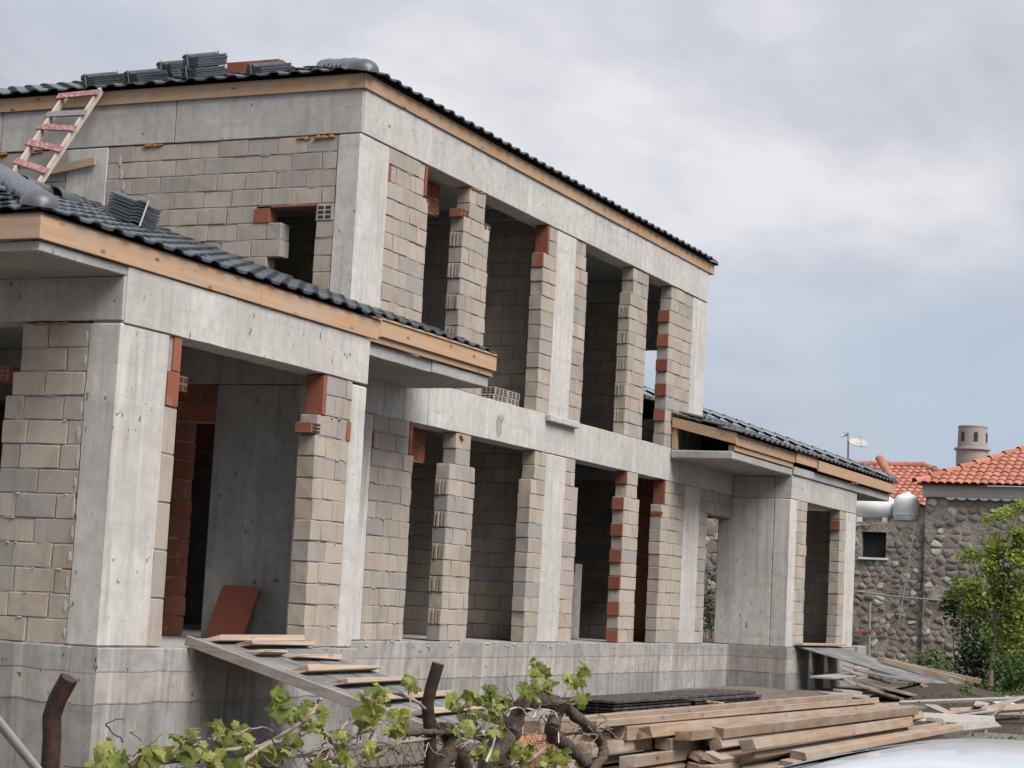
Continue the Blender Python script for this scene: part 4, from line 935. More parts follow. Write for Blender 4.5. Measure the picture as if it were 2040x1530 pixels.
for pts, r in (([(482, 1520), (523, 1488), (565, 1473), (588, 1456), (618, 1426), (632, 1403), (640, 1392)], .010), ([(538, 1514), (635, 1503), (679, 1515), (718, 1497), (741, 1465), (748, 1445)], .009),
               ([(603, 1450), (644, 1459), (665, 1482), (700, 1470), (735, 1455), (760, 1440)], .012), ([(806, 1462), (850, 1458), (882, 1459), (918, 1462), (960, 1475)], .016),
               ([(785, 1379), (835, 1403), (859, 1426), (879, 1456)], .009), ([(1113, 1462), (1060, 1510), (1020, 1530)], .012), ([(200, 1545), (290, 1520), (370, 1515), (440, 1518), (520, 1530), (620, 1540), (760, 1530), (860, 1520)], .013),
               ([(270, 1530), (330, 1508), (372, 1478), (400, 1470)], .008), ([(690, 1530), (760, 1500), (800, 1480), (860, 1470)], .010), ([(430, 1500), (480, 1490), (530, 1480), (600, 1440)], .008), ([(740, 1465), (752, 1430), (745, 1400), (755, 1378)], .006),
               ([(800, 1480), (815, 1440), (818, 1400), (822, 1365)], .006), ([(905, 1470), (925, 1440), (935, 1405)], .006), ([(940, 1470), (965, 1440), (985, 1400), (988, 1375)], .007), ([(1080, 1395), (1090, 1365), (1078, 1335), (1066, 1315)], .006),
               ([(1118, 1405), (1130, 1375), (1150, 1350), (1167, 1330)], .006), ([(1125, 1408), (1140, 1395), (1156, 1385), (1160, 1360)], .005), ([(1095, 1395), (1080, 1370), (1060, 1355)], .005), ([(250, 1525), (275, 1505), (290, 1490)], .006),
               ([(232, 1500), (236, 1460)], .003), ([(665, 1480), (690, 1440), (700, 1430)], .006), ([(880, 1500), (930, 1510), (980, 1500), (1040, 1520)], .009), ([(560, 1525), (575, 1500), (600, 1490)], .005), ([(640, 1530), (660, 1500), (650, 1470)], .005)):
    cane(pts, r, r*.55, 'cane' if r < .0125 else 'bark', rv.uniform(-.08, .08), .004)
for i in range(110):                                          # thin tangled twigs
    x = rv.uniform(240, 1190) if i < 50 else rv.uniform(620, 1190); y = rv.uniform(1450, 1540) if x < 900 else rv.uniform(1405, 1540); pts = [(x, y)]
    for k in range(3): pts.append((pts[-1][0]+rv.uniform(-35, 35), pts[-1][1]+rv.uniform(-28, 18)))
    cane(pts, .0036, .0018, rv.choice(('cane', 'bark')), rv.uniform(-.12, .12), .004, 'twig', 5)
cane([(1008, 1422), (1021, 1411), (1039, 1411), (1050, 1424), (1063, 1429), (1065, 1416), (1047, 1411)], .0045, .0045, 'rope', -.06, .0, 'tie')
cane([(1065, 1412), (1085, 1414), (1103, 1417), (1110, 1430), (1112, 1450), (1113, 1480)], .0035, .0035, 'rope', -.06, .0, 'tie')
cane([(1103, 1419), (1085, 1424), (1080, 1435)], .0035, .003, 'rope', -.06, .0, 'tie'); cane([(988, 1462), (980, 1490), (968, 1518)], .006, .006, 'rope', -.08, .0, 'tie')
def leaf_mesh(seed, lob=True):
    r = random.Random(seed); b = B(); n = 15; pts = []
    for k in range(n):
        a = -math.pi/2+2*math.pi*(k+.5)/n
        rad = .5*(1+.22*math.cos(5*(a-math.pi/2))+r.uniform(-.06, .06)) if lob else .5*r.uniform(.9, 1.1)
        x, y = rad*math.cos(a), rad*math.sin(a)+.42; pts.append((x, y, -.25*(x*x)*1.6+.16*r.uniform(-1, 1)*abs(x)-.18*max(0, y-.5)**2*2))
    cup = r.uniform(-.5, .55); inn = [(x*.55, .38+(y-.38)*.55, z*.4+.07*abs(math.sin(2.5*math.atan2(y-.38, x)))) for x, y, z in pts]
    pts = [(x, y, z+cup*(x*x+(y-.4)**2)+r.uniform(-.05, .05)) for x, y, z in pts]
    b.add([(0, .38, .03)]+inn+pts, [(0, 1+k, 1+(k+1) % n) for k in range(n)]+[(1+k, 1+n+k, 1+n+(k+1) % n, 1+(k+1) % n) for k in range(n)], True); return b.mesh('leaf', fix=False)
LV = [leaf_mesh(i) for i in range(10)]
CL = ((215, 1512, 12, 26), (290, 1500, 8, 16), (310, 1505, 6, 12), (370, 1482, 13, 22), (415, 1500, 11, 22), (435, 1455, 8, 13), (480, 1465, 7, 13), (495, 1485, 3, 8), (560, 1395, 9, 13), (580, 1425, 8, 15), (615, 1405, 6, 12), (635, 1440, 8, 14),
      (550, 1500, 8, 16), (590, 1475, 6, 14), (480, 1525, 8, 18), (520, 1500, 4, 12), (680, 1465, 7, 13), (740, 1405, 13, 17), (735, 1435, 9, 15), (795, 1452, 10, 13), (800, 1425, 6, 11), (757, 1380, 6, 10), (820, 1365, 8, 13), (735, 1495, 8, 13), (640, 1520, 6, 16),
      (905, 1400, 5, 12), (942, 1392, 8, 12), (935, 1440, 7, 14), (985, 1388, 12, 15), (985, 1422, 14, 20), (1003, 1400, 8, 14), (990, 1460, 7, 11), (960, 1500, 9, 15), (1066, 1318, 6, 8), (1076, 1342, 11, 14), (1055, 1372, 11, 16), (1092, 1364, 9, 15),
      (1140, 1360, 8, 13), (1160, 1335, 6, 10), (1152, 1390, 6, 13), (1165, 1350, 3, 8), (1045, 1500, 12, 17), (1090, 1520, 12, 19), (1120, 1510, 6, 13), (1030, 1482, 6, 9), (890, 1450, 4, 10), (680, 1515, 5, 12))
rest = B(); cnt = 0
lm_ = []
for (x, y, n, s) in CL:
    for k in range(int(n*2.2)):
        lm_.append((x+rv.gauss(0, .55)*s, y+rv.gauss(0, .5)*s, rv.uniform(.045, .092) if s > 9 else rv.uniform(.035, .06)))
lm_.sort(key=lambda a: -a[2])
def leaf_matrix(p, s, r):
    # blades hang facing up and outwards
    nrm = Vector((r.uniform(-.8, .5), r.uniform(-1, .4), r.uniform(.0, 1.0))).normalized(); tip = Vector((r.uniform(-1, 1), r.uniform(-.5, .5), r.uniform(-1.0, .5)))
    tip = (tip-nrm*tip.dot(nrm)).normalized(); sd_ = tip.cross(nrm)
    return Matrix.Translation(p) @ Matrix((sd_, tip, nrm)).transposed().to_4x4() @ Matrix.Scale(s, 4)
for i, (x, y, s) in enumerate(lm_):
    mw = leaf_matrix(vpt(x, y, rv.uniform(-.13, .13)), s*rv.choice((.45, .62, .75, .82)), rv); me = rv.choice(LV)
    if i < 290:
        o = new_obj('leaf', me, 'vine_leaf'); o.parent = vine; o.matrix_parent_inverse = vine.matrix_world.inverted(); o.matrix_basis = mw
    else: rest.add([mw @ v.co for v in me.vertices], [tuple(p.vertices) for p in me.polygons])
o = rest.build('small_leaves', 'vine_leaf', vine, fix=False); o['kind'] = 'stuff'

# ================================================================== neighbouring stone house, roofs, tank, dish
def clip(poly, p, n):
    out = []
    for i in range(len(poly)):
        a, b = poly[i], poly[(i+1) % len(poly)]; da = (a[0]-p[0])*n[0]+(a[1]-p[1])*n[1]; db = (b[0]-p[0])*n[0]+(b[1]-p[1])*n[1]
        if da <= 0: out.append(a)
        if da*db < 0: t_ = da/(da-db); out.append((a[0]+(b[0]-a[0])*t_, a[1]+(b[1]-a[1])*t_))
    return out
def stones(parent, X, y0, y1, z0, z1, sx, sz, kind, seed, hole=None, skip=.22):
    """irregular rubble stones on a wall facing -X"""
    r = random.Random(seed); S_ = []
    z = z0; row = 0
    while z < z1+sz:
        h = sz*r.uniform(.8, 1.25); y = y0-sx*r.random()
        while y < y1+sx:
            wd = sx*r.uniform(.55, 1.5); S_.append((y+wd/2, z+h/2+r.uniform(-.25, .25)*h)); y += wd
        z += h; row += 1
    for i, (cy, cz) in enumerate(S_):
        if not (y0 < cy < y1 and z0 < cz < z1): continue
        if hole and hole[0]-.08 < cy < hole[1]+.08 and hole[2]-.08 < cz < hole[3]+.08: continue
        if r.random() < skip: continue                       # pointed over with mortar
        poly = [(max(y0, cy-sx), max(z0, cz-sz*1.1)), (min(y1, cy+sx), max(z0, cz-sz*1.1)), (min(y1, cy+sx), min(z1, cz+sz*1.1)), (max(y0, cy-sx), min(z1, cz+sz*1.1))]
        for j, (qy, qz) in enumerate(S_):
            if j != i and abs(qy-cy) < 2*sx and abs(qz-cz) < 2.5*sz:
                d = (qy-cy, qz-cz); L = math.hypot(*d)
                if L > 1e-6 and len(poly) > 2: poly = clip(poly, ((cy+qy)/2-d[0]/L*.012, (cz+qz)/2-d[1]/L*.012), d)
        if len(poly) < 3: continue
        # round the outline: midpoints pulled in
        pp = []
        for a in range(len(poly)):
            p, q = poly[a], poly[(a+1) % len(poly)]; pp.append((p[0]*.82+q[0]*.18, p[1]*.82+q[1]*.18)); pp.append((p[0]*.18+q[0]*.82, p[1]*.18+q[1]*.82))
        g = r.uniform(.84, 1.0); gy = sum(p[0] for p in pp)/len(pp); gz_ = sum(p[1] for p in pp)/len(pp)
        pp = [(gy+(p[0]-gy)*g, gz_+(p[1]-gz_)*g) for p in pp]; n = len(pp); d = r.uniform(.012, .045)
        b = B(); b.add([(.03, p[0]-gy, p[1]-gz_) for p in pp]+[(-d*.7, (p[0]-gy)*.93, (p[1]-gz_)*.93) for p in pp]+[(-d, (p[0]-gy)*.7, (p[1]-gz_)*.7) for p in pp],
                       [(k, (k+1) % n, n+(k+1) % n, n+k) for k in range(n)]+[(n+k, n+(k+1) % n, 2*n+(k+1) % n, 2*n+k) for k in range(n)]+[tuple(range(2*n, 3*n))], True)
        me = b.mesh('stone'); c = Vector((X, gy, gz_)); piece(kind, me, Matrix.Translation(c), parent, shown(c, .3, .3, (-1, 0, 0))+.01, 'stone')
sh = empty('stone_house', (26, -3, -1), 'old rubble stone house with red clay roof and round chimney', 'house')
wl = under(B().box(24.0, 28.5, -9, -1.18, -1.5, 3.3).build('wall', 'stone_mortar'), sh)
stones(wl, 24.0, -5.0, -1.2, -.9, 3.28, .25, .14, 'stone', 3, None, .25)
WH = (-.30, .26, 1.93, 2.50)
lw = B()
for y0, y1, z0, z1 in ((-1.178, WH[0], -1.5, 2.72), (WH[1], 6, -1.5, 2.72), (WH[0], WH[1], -1.5, WH[2]), (WH[0], WH[1], WH[3], 2.72)): lw.box(24.12, 24.5, y0, y1, z0, z1)
lw.box(24.5, 28, -1.178, 6, 2.6, 2.72)
bm_ = lw.mesh('wall'); wl2 = under(new_obj('wall', bm_, 'stone_mortar'), sh); wl2['kind'] = 'stuff'
stones(wl2, 24.12, -1.16, 1.2, -.9, 2.66, .22, .13, 'stone', 5, WH, .15)
stones(wl2, 24.12, 2.2, 5.6, -.9, 2.66, .36, .22, 'stone', 6)
flush('stone', sh, 'stone', 'stone_courses', 290)
win = under(B().box(24.30, 24.34, WH[0], WH[1], WH[2], WH[3]).build('window', 'void_shade'), sh)
under(B().box(24.04, 24.30, WH[0]-.06, WH[1]+.04, WH[2]-.05, WH[2]-.002).build('sill', 'white_paint', None, .005), win)
under(B().box(23.9, 24.0, -9, -1.12, 3.30, 3.56).build('cornice', 'stucco', None, .01), sh)
# scalloped eave ends below the cornice
for k in range(16):
    y = -1.75-.24*k; b = B(); n = 8
    prof = [(y+.115*math.cos(math.pi*q/n), 3.30-.06*math.sin(math.pi*q/n)) for q in range(n+1)]
    b.add([(23.86, *p) for p in prof]+[(23.99, *p) for p in prof], [(q, q+1, n+2+q, n+1+q) for q in range(n)]+[tuple(range(n+1)), tuple(range(2*n+1, n, -1))]); under(b.build('eave_tile', 'stucco'), sh)
def clay_mesh(W=.19, L=.32):
    b = B(); n = 6; rows = []
    for y in (0, L): rows.append([(-W/2+W*k/n, y, .045*math.sin(math.pi*k/n)**.8 if 0 < k < n else 0) for k in range(n+1)])
    rows2 = [[(x, y, z-.02) for x, y, z in r] for r in rows]
    b.quadgrid(rows, True); b.quadgrid([rows2[0], rows[0]]); return b.mesh('clay_tile', fix=False)
CT = [clay_mesh()]
PC = .47
def clay_roof(par, c0, y_dir, ny, nx, keep, kind):
    roof_plane(par, kind, c0, (0, y_dir, 0), (1, 0, PC), ny, nx, keep, .0, .178, .235, 'clay_tile', CT)
k0 = Vector((23.72, -1.0, 3.56)); rid = Vector((26.3, -3.6, 3.56+PC*2.58))
rf = under(B().add([k0, (23.72, -9, 3.56), (26.3, -9, rid.z), rid, (28.8, -1.0, 3.56)], [(0, 3, 2, 1), (0, 4, 3)]).build('roof', 'clay_tile', fix=False), sh)
clay_roof(rf, Vector((23.66, -.95, 3.575)), -1, 34, 12, lambda c, i, j: -(c.y-k0.y) > c.x-k0.x+.02 and c.y > -6.5, 'clay')
flush('clay', sh, 'clay_tile', 'clay_tile_courses', 290)
d = (rid-k0).normalized()
for k in range(9):
    b = B(); sd_ = d.cross(Vector((0, 0, 1))).normalized(); nn = sd_.cross(d); p0 = k0+d*(.40*k)+nn*.03; p1 = p0+d*.44-nn*.01; rows = []
    for p, r in ((p0, .115), (p1, .085)): rows.append([p+sd_*r*math.cos(math.pi*q/8)+nn*r*math.sin(math.pi*q/8) for q in range(9)])
    b.quadgrid(rows, True); under(b.build('ridge_tile', 'clay_tile', None, fix=False), rf)
def lathe(prof, c, seg=24):
    b = B(); b.quadgrid([[Vector(c)+Vector((r*math.cos(2*math.pi*k/seg), r*math.sin(2*math.pi*k/seg), z)) for k in range(seg+1)] for r, z in prof], True); return b
cc = (27.3, -1.50, 0)
chm = under(lathe([(.37, 3.4), (.37, 4.62), (.42, 4.63), (.42, 4.67), (.345, 4.69), (.335, 5.15), (.345, 5.16), (.345, 5.19), (.28, 5.19), (.28, 5.0), (.0, 5.0)], cc).build('chimney', 'chimney_plaster'), sh)
for ang in (204, 262, 150):
    a = math.radians(ang); q = Vector(cc)+Vector((.335*math.cos(a), .335*math.sin(a), 4.93)); sd_ = Vector((-math.sin(a), math.cos(a), 0)); n_ = Vector((math.cos(a), math.sin(a), 0)); b = B(); pts = [(-.045, -.11), (.045, -.11), (.045, .08), (.0, .12), (-.045, .08)]
    b.add([q+sd_*u+Vector((0, 0, v))+n_*.012 for u, v in pts]+[q+sd_*u+Vector((0, 0, v))-n_*.03 for u, v in pts], [(0, 1, 2, 3, 4)]+[(k, (k+1) % 5, 5+(k+1) % 5, 5+k) for k in range(5)]); under(b.build('smoke_slot_shade', 'void_shade'), chm)  # solid near-black plates paint the shade inside the smoke slots
dpq = [onX(1823, 1040, 23.93), onX(1812, 1110, 23.93), onX(1790, 1243, 23.93)]
under(B().tube(dpq, .016, 8).build('drain_pipe', 'galvanised'), sh); under(B().tube([onX(1700, 1177, 23.93), onX(1780, 1188, 23.93), onX(1880, 1197, 23.93)], .018, 8).build('conduit', 'galvanised'), sh)
under(B().tube([onX(1733, 1200, 23.9), onX(1731, 1310, 23.9)], .03, 8).build('drain_pipe', 'galvanised'), sh)
for i in range(4): p = onX(1708+9*i, 1257, 23.9); under(B().box(p.x-.05, p.x+.08, p.y-.05, p.y+.04, p.z-.04, p.z+.03).build('loose_tile', 'clay_tile', None, .006), sh)
slab_o = B().box(23.2, 24.1, .0, 1.3, -1.2, -.02).build('low_wall', 'concrete_slab', None, .02); tag(slab_o, 'low grey rendered wall at the foot of the stone house', 'wall')
# water tank with its solar cylinder on the lean-to roof
tk = empty('water_tank', (24.5, -.3, 2.75), 'silver white rooftop water tank beside a horizontal cylinder', 'water tank')
def hcyl(c, L, r, name, mat='tank', seg=20):
    b = B(); ys = [-L/2, -L/2+.04, -L/2+.12, L/2-.12, L/2-.04, L/2]; rs = [r*.35, r*.8, r, r, r*.8, r*.35]
    b.quadgrid([[(c[0]+q*math.cos(2*math.pi*k/seg), c[1]+y, c[2]+q*math.sin(2*math.pi*k/seg)) for k in range(seg+1)] for y, q in zip(ys, rs)], True)
    b.add([(c[0]+rs[0]*math.cos(2*math.pi*k/seg), c[1]+ys[0], c[2]+rs[0]*math.sin(2*math.pi*k/seg)) for k in range(seg)], [tuple(range(seg))]); b.add([(c[0]+rs[0]*math.cos(2*math.pi*k/seg), c[1]+ys[-1], c[2]+rs[0]*math.sin(2*math.pi*k/seg)) for k in range(seg)], [tuple(range(seg))])
    return under(b.build(name, mat), tk)
hcyl((24.6, .12, 3.06), .95, .26, 'cylinder')
under(lathe([(.0, 2.78), (.24, 2.78), (.285, 2.86), (.295, 3.0), (.295, 3.12), (.27, 3.25), (.2, 3.34), (.08, 3.39), (.08, 3.43), (.0, 3.43)], (24.42, -.66, 0)).build('tank_body', 'tank'), tk)
for k in range(1): under(lathe([(.298, 2.9+.12*k), (.305, 2.905+.12*k), (.305, 2.925+.12*k), (.298, 2.93+.12*k)], (24.42, -.66, 0)).build('hoop', 'tank'), tk)
for y in (.40, -.18): under(B().box(24.4, 24.8, y-.06, y+.06, 2.722, 2.84).build('cradle', 'white_paint', None, .01), tk)
# second house behind
nh = empty('red_roofed_house', (32, 3, -1), 'pale house with worn red clay roof behind the water tank', 'house')
under(B().box(29.2, 36, -2.2, 9, -1.5, 3.4).build('wall', 'stucco'), nh)
n0 = Vector((28.8, -2.4, 3.36)); PC2 = .42
nr1, nr2 = Vector((31.6, .6, 3.36+PC2*2.8)), Vector((31.6, 8, 3.36+PC2*2.8))
nrf = under(B().add([n0, (28.8, 9.3, 3.36), nr2, nr1, (36.4, -2.4, 3.36)], [(0, 1, 2, 3), (0, 3, 4)]).build('roof', 'clay_tile', fix=False), nh)
roof_plane(nrf, 'clay2', n0+Vector((-.05, 0, .02)), (0, 1, 0), (1, 0, PC2), 40, 12, lambda c, i, j: c.y-n0.y > (c.x-n0.x)*1.07, .0, .178, .25, 'clay_tile', CT)
flush('clay2', nh, 'clay_tile', 'clay_tile_courses', 200)
for (p0, p1, nn_) in ((n0, nr1, 9), (nr1, nr2, 16), (onX(1752, 918, 30.0), onX(1778, 962, 29.0), 6)):
    d = (Vector(p1)-Vector(p0)); L = d.length/nn_; d.normalize(); sd_ = d.cross(Vector((0, 0, 1))).normalized(); nn2 = sd_.cross(d)
    for k in range(nn_):
        b = B(); q0 = Vector(p0)+d*L*k+nn2*.04; q1 = q0+d*L*1.1; b.quadgrid([[q+sd_*r*math.cos(math.pi*s/8)+nn2*r*math.sin(math.pi*s/8) for s in range(9)] for q, r in ((q0, .12), (q1, .095))], True); under(b.build('ridge_tile', 'clay_tile', None, fix=False), nrf)
# satellite dishes on a mast
ms = onX(1690, 925, 29.0); dsh = empty('satellite_dish', tuple(ms), 'pair of cream satellite dishes on a thin mast above the red roof', 'satellite dish')
mt = onX(1690, 862, 29.0); under(B().tube([ms-Vector((0, 0, .6)), mt], .022, 8).build('mast', 'galvanised'), dsh)
def dish(c, nrm, r, nm='dish'):
    nrm = Vector(nrm).normalized(); u = nrm.orthogonal().normalized(); v = nrm.cross(u); b = B()
    for off in (0, .012): b.quadgrid([[Vector(c)+(u*math.cos(2*math.pi*k/20)+v*math.sin(2*math.pi*k/20))*r*s+nrm*(.16*r*s*s-off) for k in range(21)] for s in (0.02, .35, .7, 1)], True)
    under(b.build(nm, 'cream_dish', None, fix=False), dsh)
    under(B().tube([Vector(c)-u*r*.9, Vector(c)+nrm*r*.9], .01, 5).build('arm', 'galvanised'), dsh)
c1 = onX(1710, 884, 29.0); c2 = onX(1683, 868, 29.1)
dish_mat = None
dish(c1, (-.42, -.25, .87), .24); dish(c2, (-.35, .25, .9), .13)
under(B().tube([mt, c2], .012, 5).build('bracket', 'galvanised'), dsh); under(B().tube([c1, mt-Vector((0, 0, .2))], .012, 5).build('bracket', 'galvanised'), dsh)

# ================================================================== trees and shrubs
def crown(name, mat, parent, lobes, n, size, seed, lob=False, up_=.5):
    r = random.Random(seed); b = B(); W_ = [l[1]**2 for l in lobes]
    for i in range(n):
        c, rad, fl = r.choices(lobes, W_)[0]
        d = Vector((r.gauss(0, 1), r.gauss(0, 1), r.gauss(0, 1))).normalized()*rad*(r.random()**.45); d.z *= fl
        p = Vector(c)+d; s = size*r.uniform(.6, 1.4)
        nrm = Vector((r.uniform(-1, 1), r.uniform(-1, 1), r.uniform(0, 1)+up_)).normalized(); t_ = nrm.orthogonal().normalized(); t_ = Matrix.Rotation(r.uniform(0, 6.28), 3, nrm) @ t_; v = nrm.cross(t_)
        b.add([p-t_*s*.5, p-t_*s*.1+v*s*.3+nrm*s*.06, p+t_*s*.5, p-t_*s*.1-v*s*.3+nrm*s*.06], [(0, 1, 2, 3)])
    return under(b.build(name, mat, None, fix=False), parent)
def limbs(base, n, seed, length, rad, spread, name='stem', mat='pale_bark', parent=None, up_=1.0):
    r = random.Random(seed); tips = []
    for i in range(n):
        a = r.uniform(0, 6.28); p = Vector(base); d = Vector((math.cos(a)*spread, math.sin(a)*spread, up_)).normalized(); P = [p.copy()]
        for k in range(5): d = (d+Vector((r.uniform(-.3, .3), r.uniform(-.3, .3), r.uniform(-.1, .35)))).normalized(); p = p+d*length/5*r.uniform(.7, 1.2); P.append(p.copy())
        under(B().tube(P, [rad*(1-.14*k) for k in range(6)], 6).build(name, mat), parent); tips += P[2:]
    return tips
fb = onX(1972, 1378, 20.0); fig = empty('fig_tree', tuple(fb), 'slim young tree with pale branches and bright yellow-green leaves before the stone wall', 'tree')
tr = [fb-Vector((0, 0, .3)), fb+Vector((0, -.02, .45)), onX(1984, 1262, 20.0), onX(1982, 1240, 20)]
under(B().tube(tr, [.05, .045, .04, .035], 8).build('trunk', 'cane'), fig)
rt_ = random.Random(5); tips = []
for end, mid in (((2003, 1020), (1985, 1120)), ((1968, 1035), (1968, 1130)), ((2030, 1060), (2010, 1150)), ((1935, 1105), (1958, 1180)), ((1910, 1180), (1945, 1220)), ((2050, 1130), (2020, 1210)), ((2060, 1200), (2020, 1245)), ((1950, 1200), (1965, 1225)), ((2030, 1010), (2005, 1100)), ((2075, 1060), (2040, 1160)), ((2000, 1180), (1992, 1215)), ((1945, 1160), (1960, 1200)), ((2020, 1120), (2005, 1170))):
    x_ = 20+rt_.uniform(-.6, .6); a = tr[-1]; m = onX(mid[0], mid[1], (20+x_)/2); e = onX(end[0], end[1], x_)
    P = [a, a.lerp(m, .5)+Vector((rt_.uniform(-.05, .05), rt_.uniform(-.08, .08), 0)), m, m.lerp(e, .5)+Vector((rt_.uniform(-.08, .08), rt_.uniform(-.1, .1), 0)), e]
    under(B().tube(P, [.028, .024, .02, .015, .008], 6).build('branch', 'pale_bark'), fig); tips += [P[2], P[3], P[4], P[4]]
    for k in range(3):
        q = P[rt_.choice((2, 3))]; e2 = q+Vector((rt_.uniform(-.35, .35), rt_.uniform(-.35, .35), rt_.uniform(.1, .45))); under(B().tube([q, q.lerp(e2, .5)+Vector((0, 0, .05)), e2], [.012, .01, .006], 5).build('branch', 'pale_bark'), fig); tips += [e2, e2]
crown('crown', 'fig_leaf', fig, [(t_, rt_.uniform(.12, .22), .9) for t_ in tips]+[(onX(x, y, 20), .30, .8) for x, y in ((1990, 1150), (2025, 1165), (1975, 1190), (2010, 1200), (2040, 1240), (1960, 1215), (2030, 1110), (2035, 1160), (2050, 1200), (2020, 1230), (2045, 1270), (2010, 1250), (2030, 1070), (1945, 1185), (1925, 1215), (1990, 1275), (2030, 1300), (2055, 1320), (2010, 1310), (1975, 1250), (2050, 1110), (1985, 1090))], 6200, .10, 4)
def shrub(name, px, X, lobes, mat, n, size, label, seed, zb=None, nm='crown'):
    base = onX(px[0], px[1], X); base.z = gz(X, base.y) if zb is None else zb
    t = empty(name, tuple(base), label, 'shrub'); ls = []
    for x, y, dx, rad in lobes: ls.append((onX(x, y, X+dx), rad, .9))
    limbs(base-Vector((0, 0, .1)), 5, seed, max(l[0].z for l in ls)-base.z, .018, .5, 'stem', 'cane', t)
    crown('foliage', mat, t, ls, n, size, seed); return t
shrub('laurel_shrub', (1930, 1380), 21.5, [(1905, 1200, 0, .35), (1935, 1240, .2, .45), (1960, 1290, -.1, .5), (2000, 1300, .3, .55), (2040, 1290, .2, .5), (1930, 1310, -.2, .45), (1960, 1350, 0, .5), (2030, 1360, .1, .5), (1890, 1215, 0, .25), (2060, 1230, .4, .5), (2000, 1240, .6, .45), (1920, 1170, .4, .25), (1970, 1400, -.3, .4), (2040, 1410, -.4, .45)], 'dark_leaf', 5200, .105, 'dense dark evergreen shrub behind the slim pale tree', 11)
shrub('green_bush', (1850, 1392), 17.6, [(1845, 1318, 0, .28), (1825, 1345, 0, .25), (1870, 1345, .1, .28), (1845, 1365, -.1, .28), (1885, 1325, .3, .2), (1810, 1330, .2, .18), (1868, 1300, .1, .17), (1860, 1385, 0, .22)], 'bush_leaf', 1500, .07, 'round green bush in front of the rubble wall', 12)
shrub('green_bush', (1895, 1440), 14.0, [(1890, 1395, 0, .18), (1910, 1410, 0, .2), (1930, 1390, .2, .18), (1880, 1418, -.1, .17), (1925, 1370, .4, .14), (1945, 1405, .2, .13), (1860, 1405, 0, .14)], 'bush_leaf', 900, .055, 'low leafy bush among the planks beside the stump', 13)
shrub('green_bush', (2020, 1385), 18.5, [(2000, 1340, 0, .22), (2030, 1350, 0, .25), (2010, 1370, 0, .22), (2055, 1350, 0, .25), (1975, 1372, -.2, .2), (2045, 1385, -.3, .24), (2025, 1320, .2, .25), (1985, 1320, .3, .22)], 'bush_leaf', 1700, .07, 'small mid green bush at the foot of the slim tree', 14)
bq = onX(1416, 1130, 22.0); t5 = empty('garden_shrub', (22, bq.y, -.75), 'bright green shrub seen through the right hand ground floor opening', 'shrub')
limbs((22, bq.y, -.8), 5, 3, 1.8, .02, .5, 'stem', 'cane', t5); crown('foliage', 'bush_leaf', t5, [((22, bq.y+.1, .8), .7, 1.1), ((22, bq.y-.5, .4), .6, 1), ((22.2, bq.y+.6, .3), .6, 1)], 1500, .09, 15)

# ================================================================== parked white car
car = empty('parked_car', (-11.9, -9.45, -1.4), 'white car parked in the street, only its roof showing', 'car')
CY, CZ = -9.62, -1.365
def sect(x, hw, zb, zt, n=14, pw=3.2, crown_=.5):
    """closed-top cross section from sill over the top to the other sill"""
    pts = []
    for k in range(n+1):
        a = math.pi*k/n; c, s = math.cos(a), math.sin(a)
        pts.append((x, CY+hw*math.copysign(abs(c)**(2/pw), c), CZ+zb+(zt-zb)*abs(s)**(2/pw)))
    return pts
body = B().quadgrid([sect(*q) for q in ((-14.15, .45, .35, .55), (-14.13, .72, .28, .78), (-14.0, .82, .22, .95), (-13.6, .86, .2, .98), (-12.5, .87, .2, .96), (-11.4, .87, .2, .95), (-10.6, .85, .2, .90), (-10.15, .80, .22, .80), (-9.98, .68, .28, .68), (-9.95, .4, .35, .5))], True)
under(body.build('body', 'car_paint', None, fix=False), car)
gl = B().quadgrid([sect(*q, pw=3.6) for q in ((-14.02, .60, .80, .92), (-13.72, .665, .80, 1.32), (-13.45, .67, .80, 1.435), (-12.4, .68, .80, 1.46), (-11.75, .675, .80, 1.42), (-11.1, .66, .80, 1.12), (-10.75, .60, .80, .90))], True)
under(gl.build('windows', 'car_glass', None, fix=False), car)
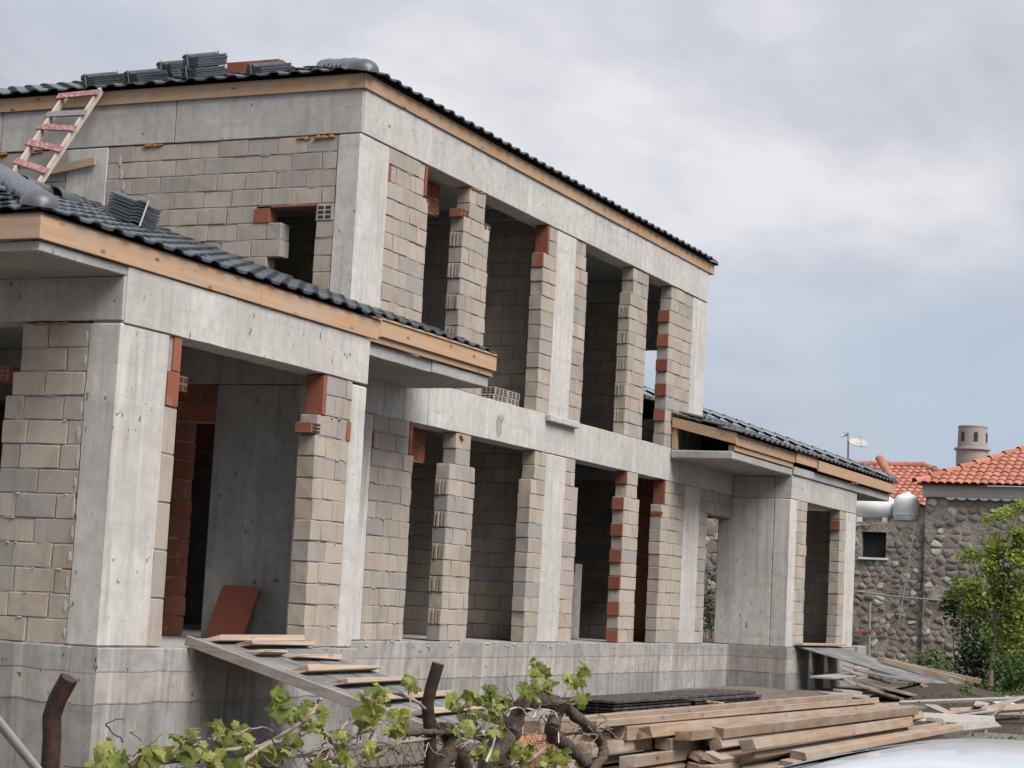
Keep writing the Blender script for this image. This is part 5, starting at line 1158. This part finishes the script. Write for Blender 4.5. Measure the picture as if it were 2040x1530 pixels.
# roof skin, crowned both ways, with a grey drip rail along each side
rows = []
RX = [(-13.85, 1.34, .50), (-13.7, 1.415, .565), (-13.45, 1.462, .60), (-13.1, 1.485, .615), (-12.5, 1.50, .62), (-12.0, 1.497, .62), (-11.75, 1.48, .61), (-11.5, 1.44, .60)]
for x, zt, hw in RX: rows.append([(x, CY+hw*u, CZ+zt-.085*abs(u)**2.6-.02*u*u) for u in [i/10-1 for i in range(21)]])
under(B().quadgrid(rows, True).build('roof', 'car_paint', None, fix=False), car)
qs = []
for i in range(11):
    u = .42+.56*i/10; wd_x = .95*((i/10)**.9); z_ = CZ+1.497-.085*u**2.6-.02*u*u+.004
    qs.append([(-12.35-wd_x, CY+.62*u, z_-.004*wd_x), (-12.35, CY+.62*u, z_)])
under(B().quadgrid(qs, True).build('glass_corner', 'car_trim', None, fix=False), car)
for s in (-1, 1):
    p = [(x, CY+s*(hw+.012), CZ+zt-.105) for x, zt, hw in RX]
    p = p+[(-11.2, CY+s*.64, CZ+1.22), (-10.85, CY+s*.66, CZ+1.0)]
    under(B().tube(p, .016, 8).build('drip_rail', 'car_trim'), car)
    q = [(x, y+s*.028, z-.012) for x, y, z in p]; under(B().tube(q, .017, 8).build('door_frame', 'car_paint'), car)
    for x in (-13.35, -12.45, -11.62): under(B().tube([(x, CY+s*.86, CZ+.93), (x+.02, CY+s*.70, CZ+1.2), (x+.03, CY+s*.65, CZ+1.39)], .03, 8).build('pillar', 'car_paint'), car)
    mb = B(); under(lathe([(0, -.06), (.07, -.05), (.09, 0), (.07, .05), (0, .06)], (-11.25, CY+s*.96, CZ+1.0), 12).build('mirror', 'car_paint'), car)
    for x in (-13.35, -10.85):
        whl = bpy.data.objects.new('wheel', None); COL.objects.link(whl); whl.parent = car; whl.matrix_parent_inverse = Matrix.Translation(-Vector(car.location)); whl.location = (x, CY+s*.78, CZ+.31)
        for nm, prof, mt_ in (('tyre', [(.2, -.1), (.29, -.1), (.31, -.06), (.31, .06), (.29, .1), (.2, .1)], 'rubber'), ('rim', [(.0, .07), (.06, .075), (.17, .06), (.2, .085), (.2, -.08), (.0, -.08)], 'chrome')):
            b = B(); b.quadgrid([[(r*math.cos(2*math.pi*k/20), s*z, r*math.sin(2*math.pi*k/20)) for k in range(21)] for r, z in prof], True)
            o = new_obj(nm, b.mesh(nm, False), mt_); o.parent = whl
    under(lathe([(0, -.07), (.09, -.05), (.1, 0), (.09, .05), (0, .07)], (-14.07, CY+s*.62, CZ+.78), 12).build('tail_lamp', 'lamp_red'), car)
    under(lathe([(0, -.07), (.1, -.05), (.12, 0), (.1, .05), (0, .07)], (-10.08, CY+s*.6, CZ+.62), 12).build('headlight', 'chrome'), car)
under(B().box(-14.19, -14.165, CY-.26, CY+.26, CZ+.48, CZ+.59).build('number_plate', 'white_paint', None, .004), car)
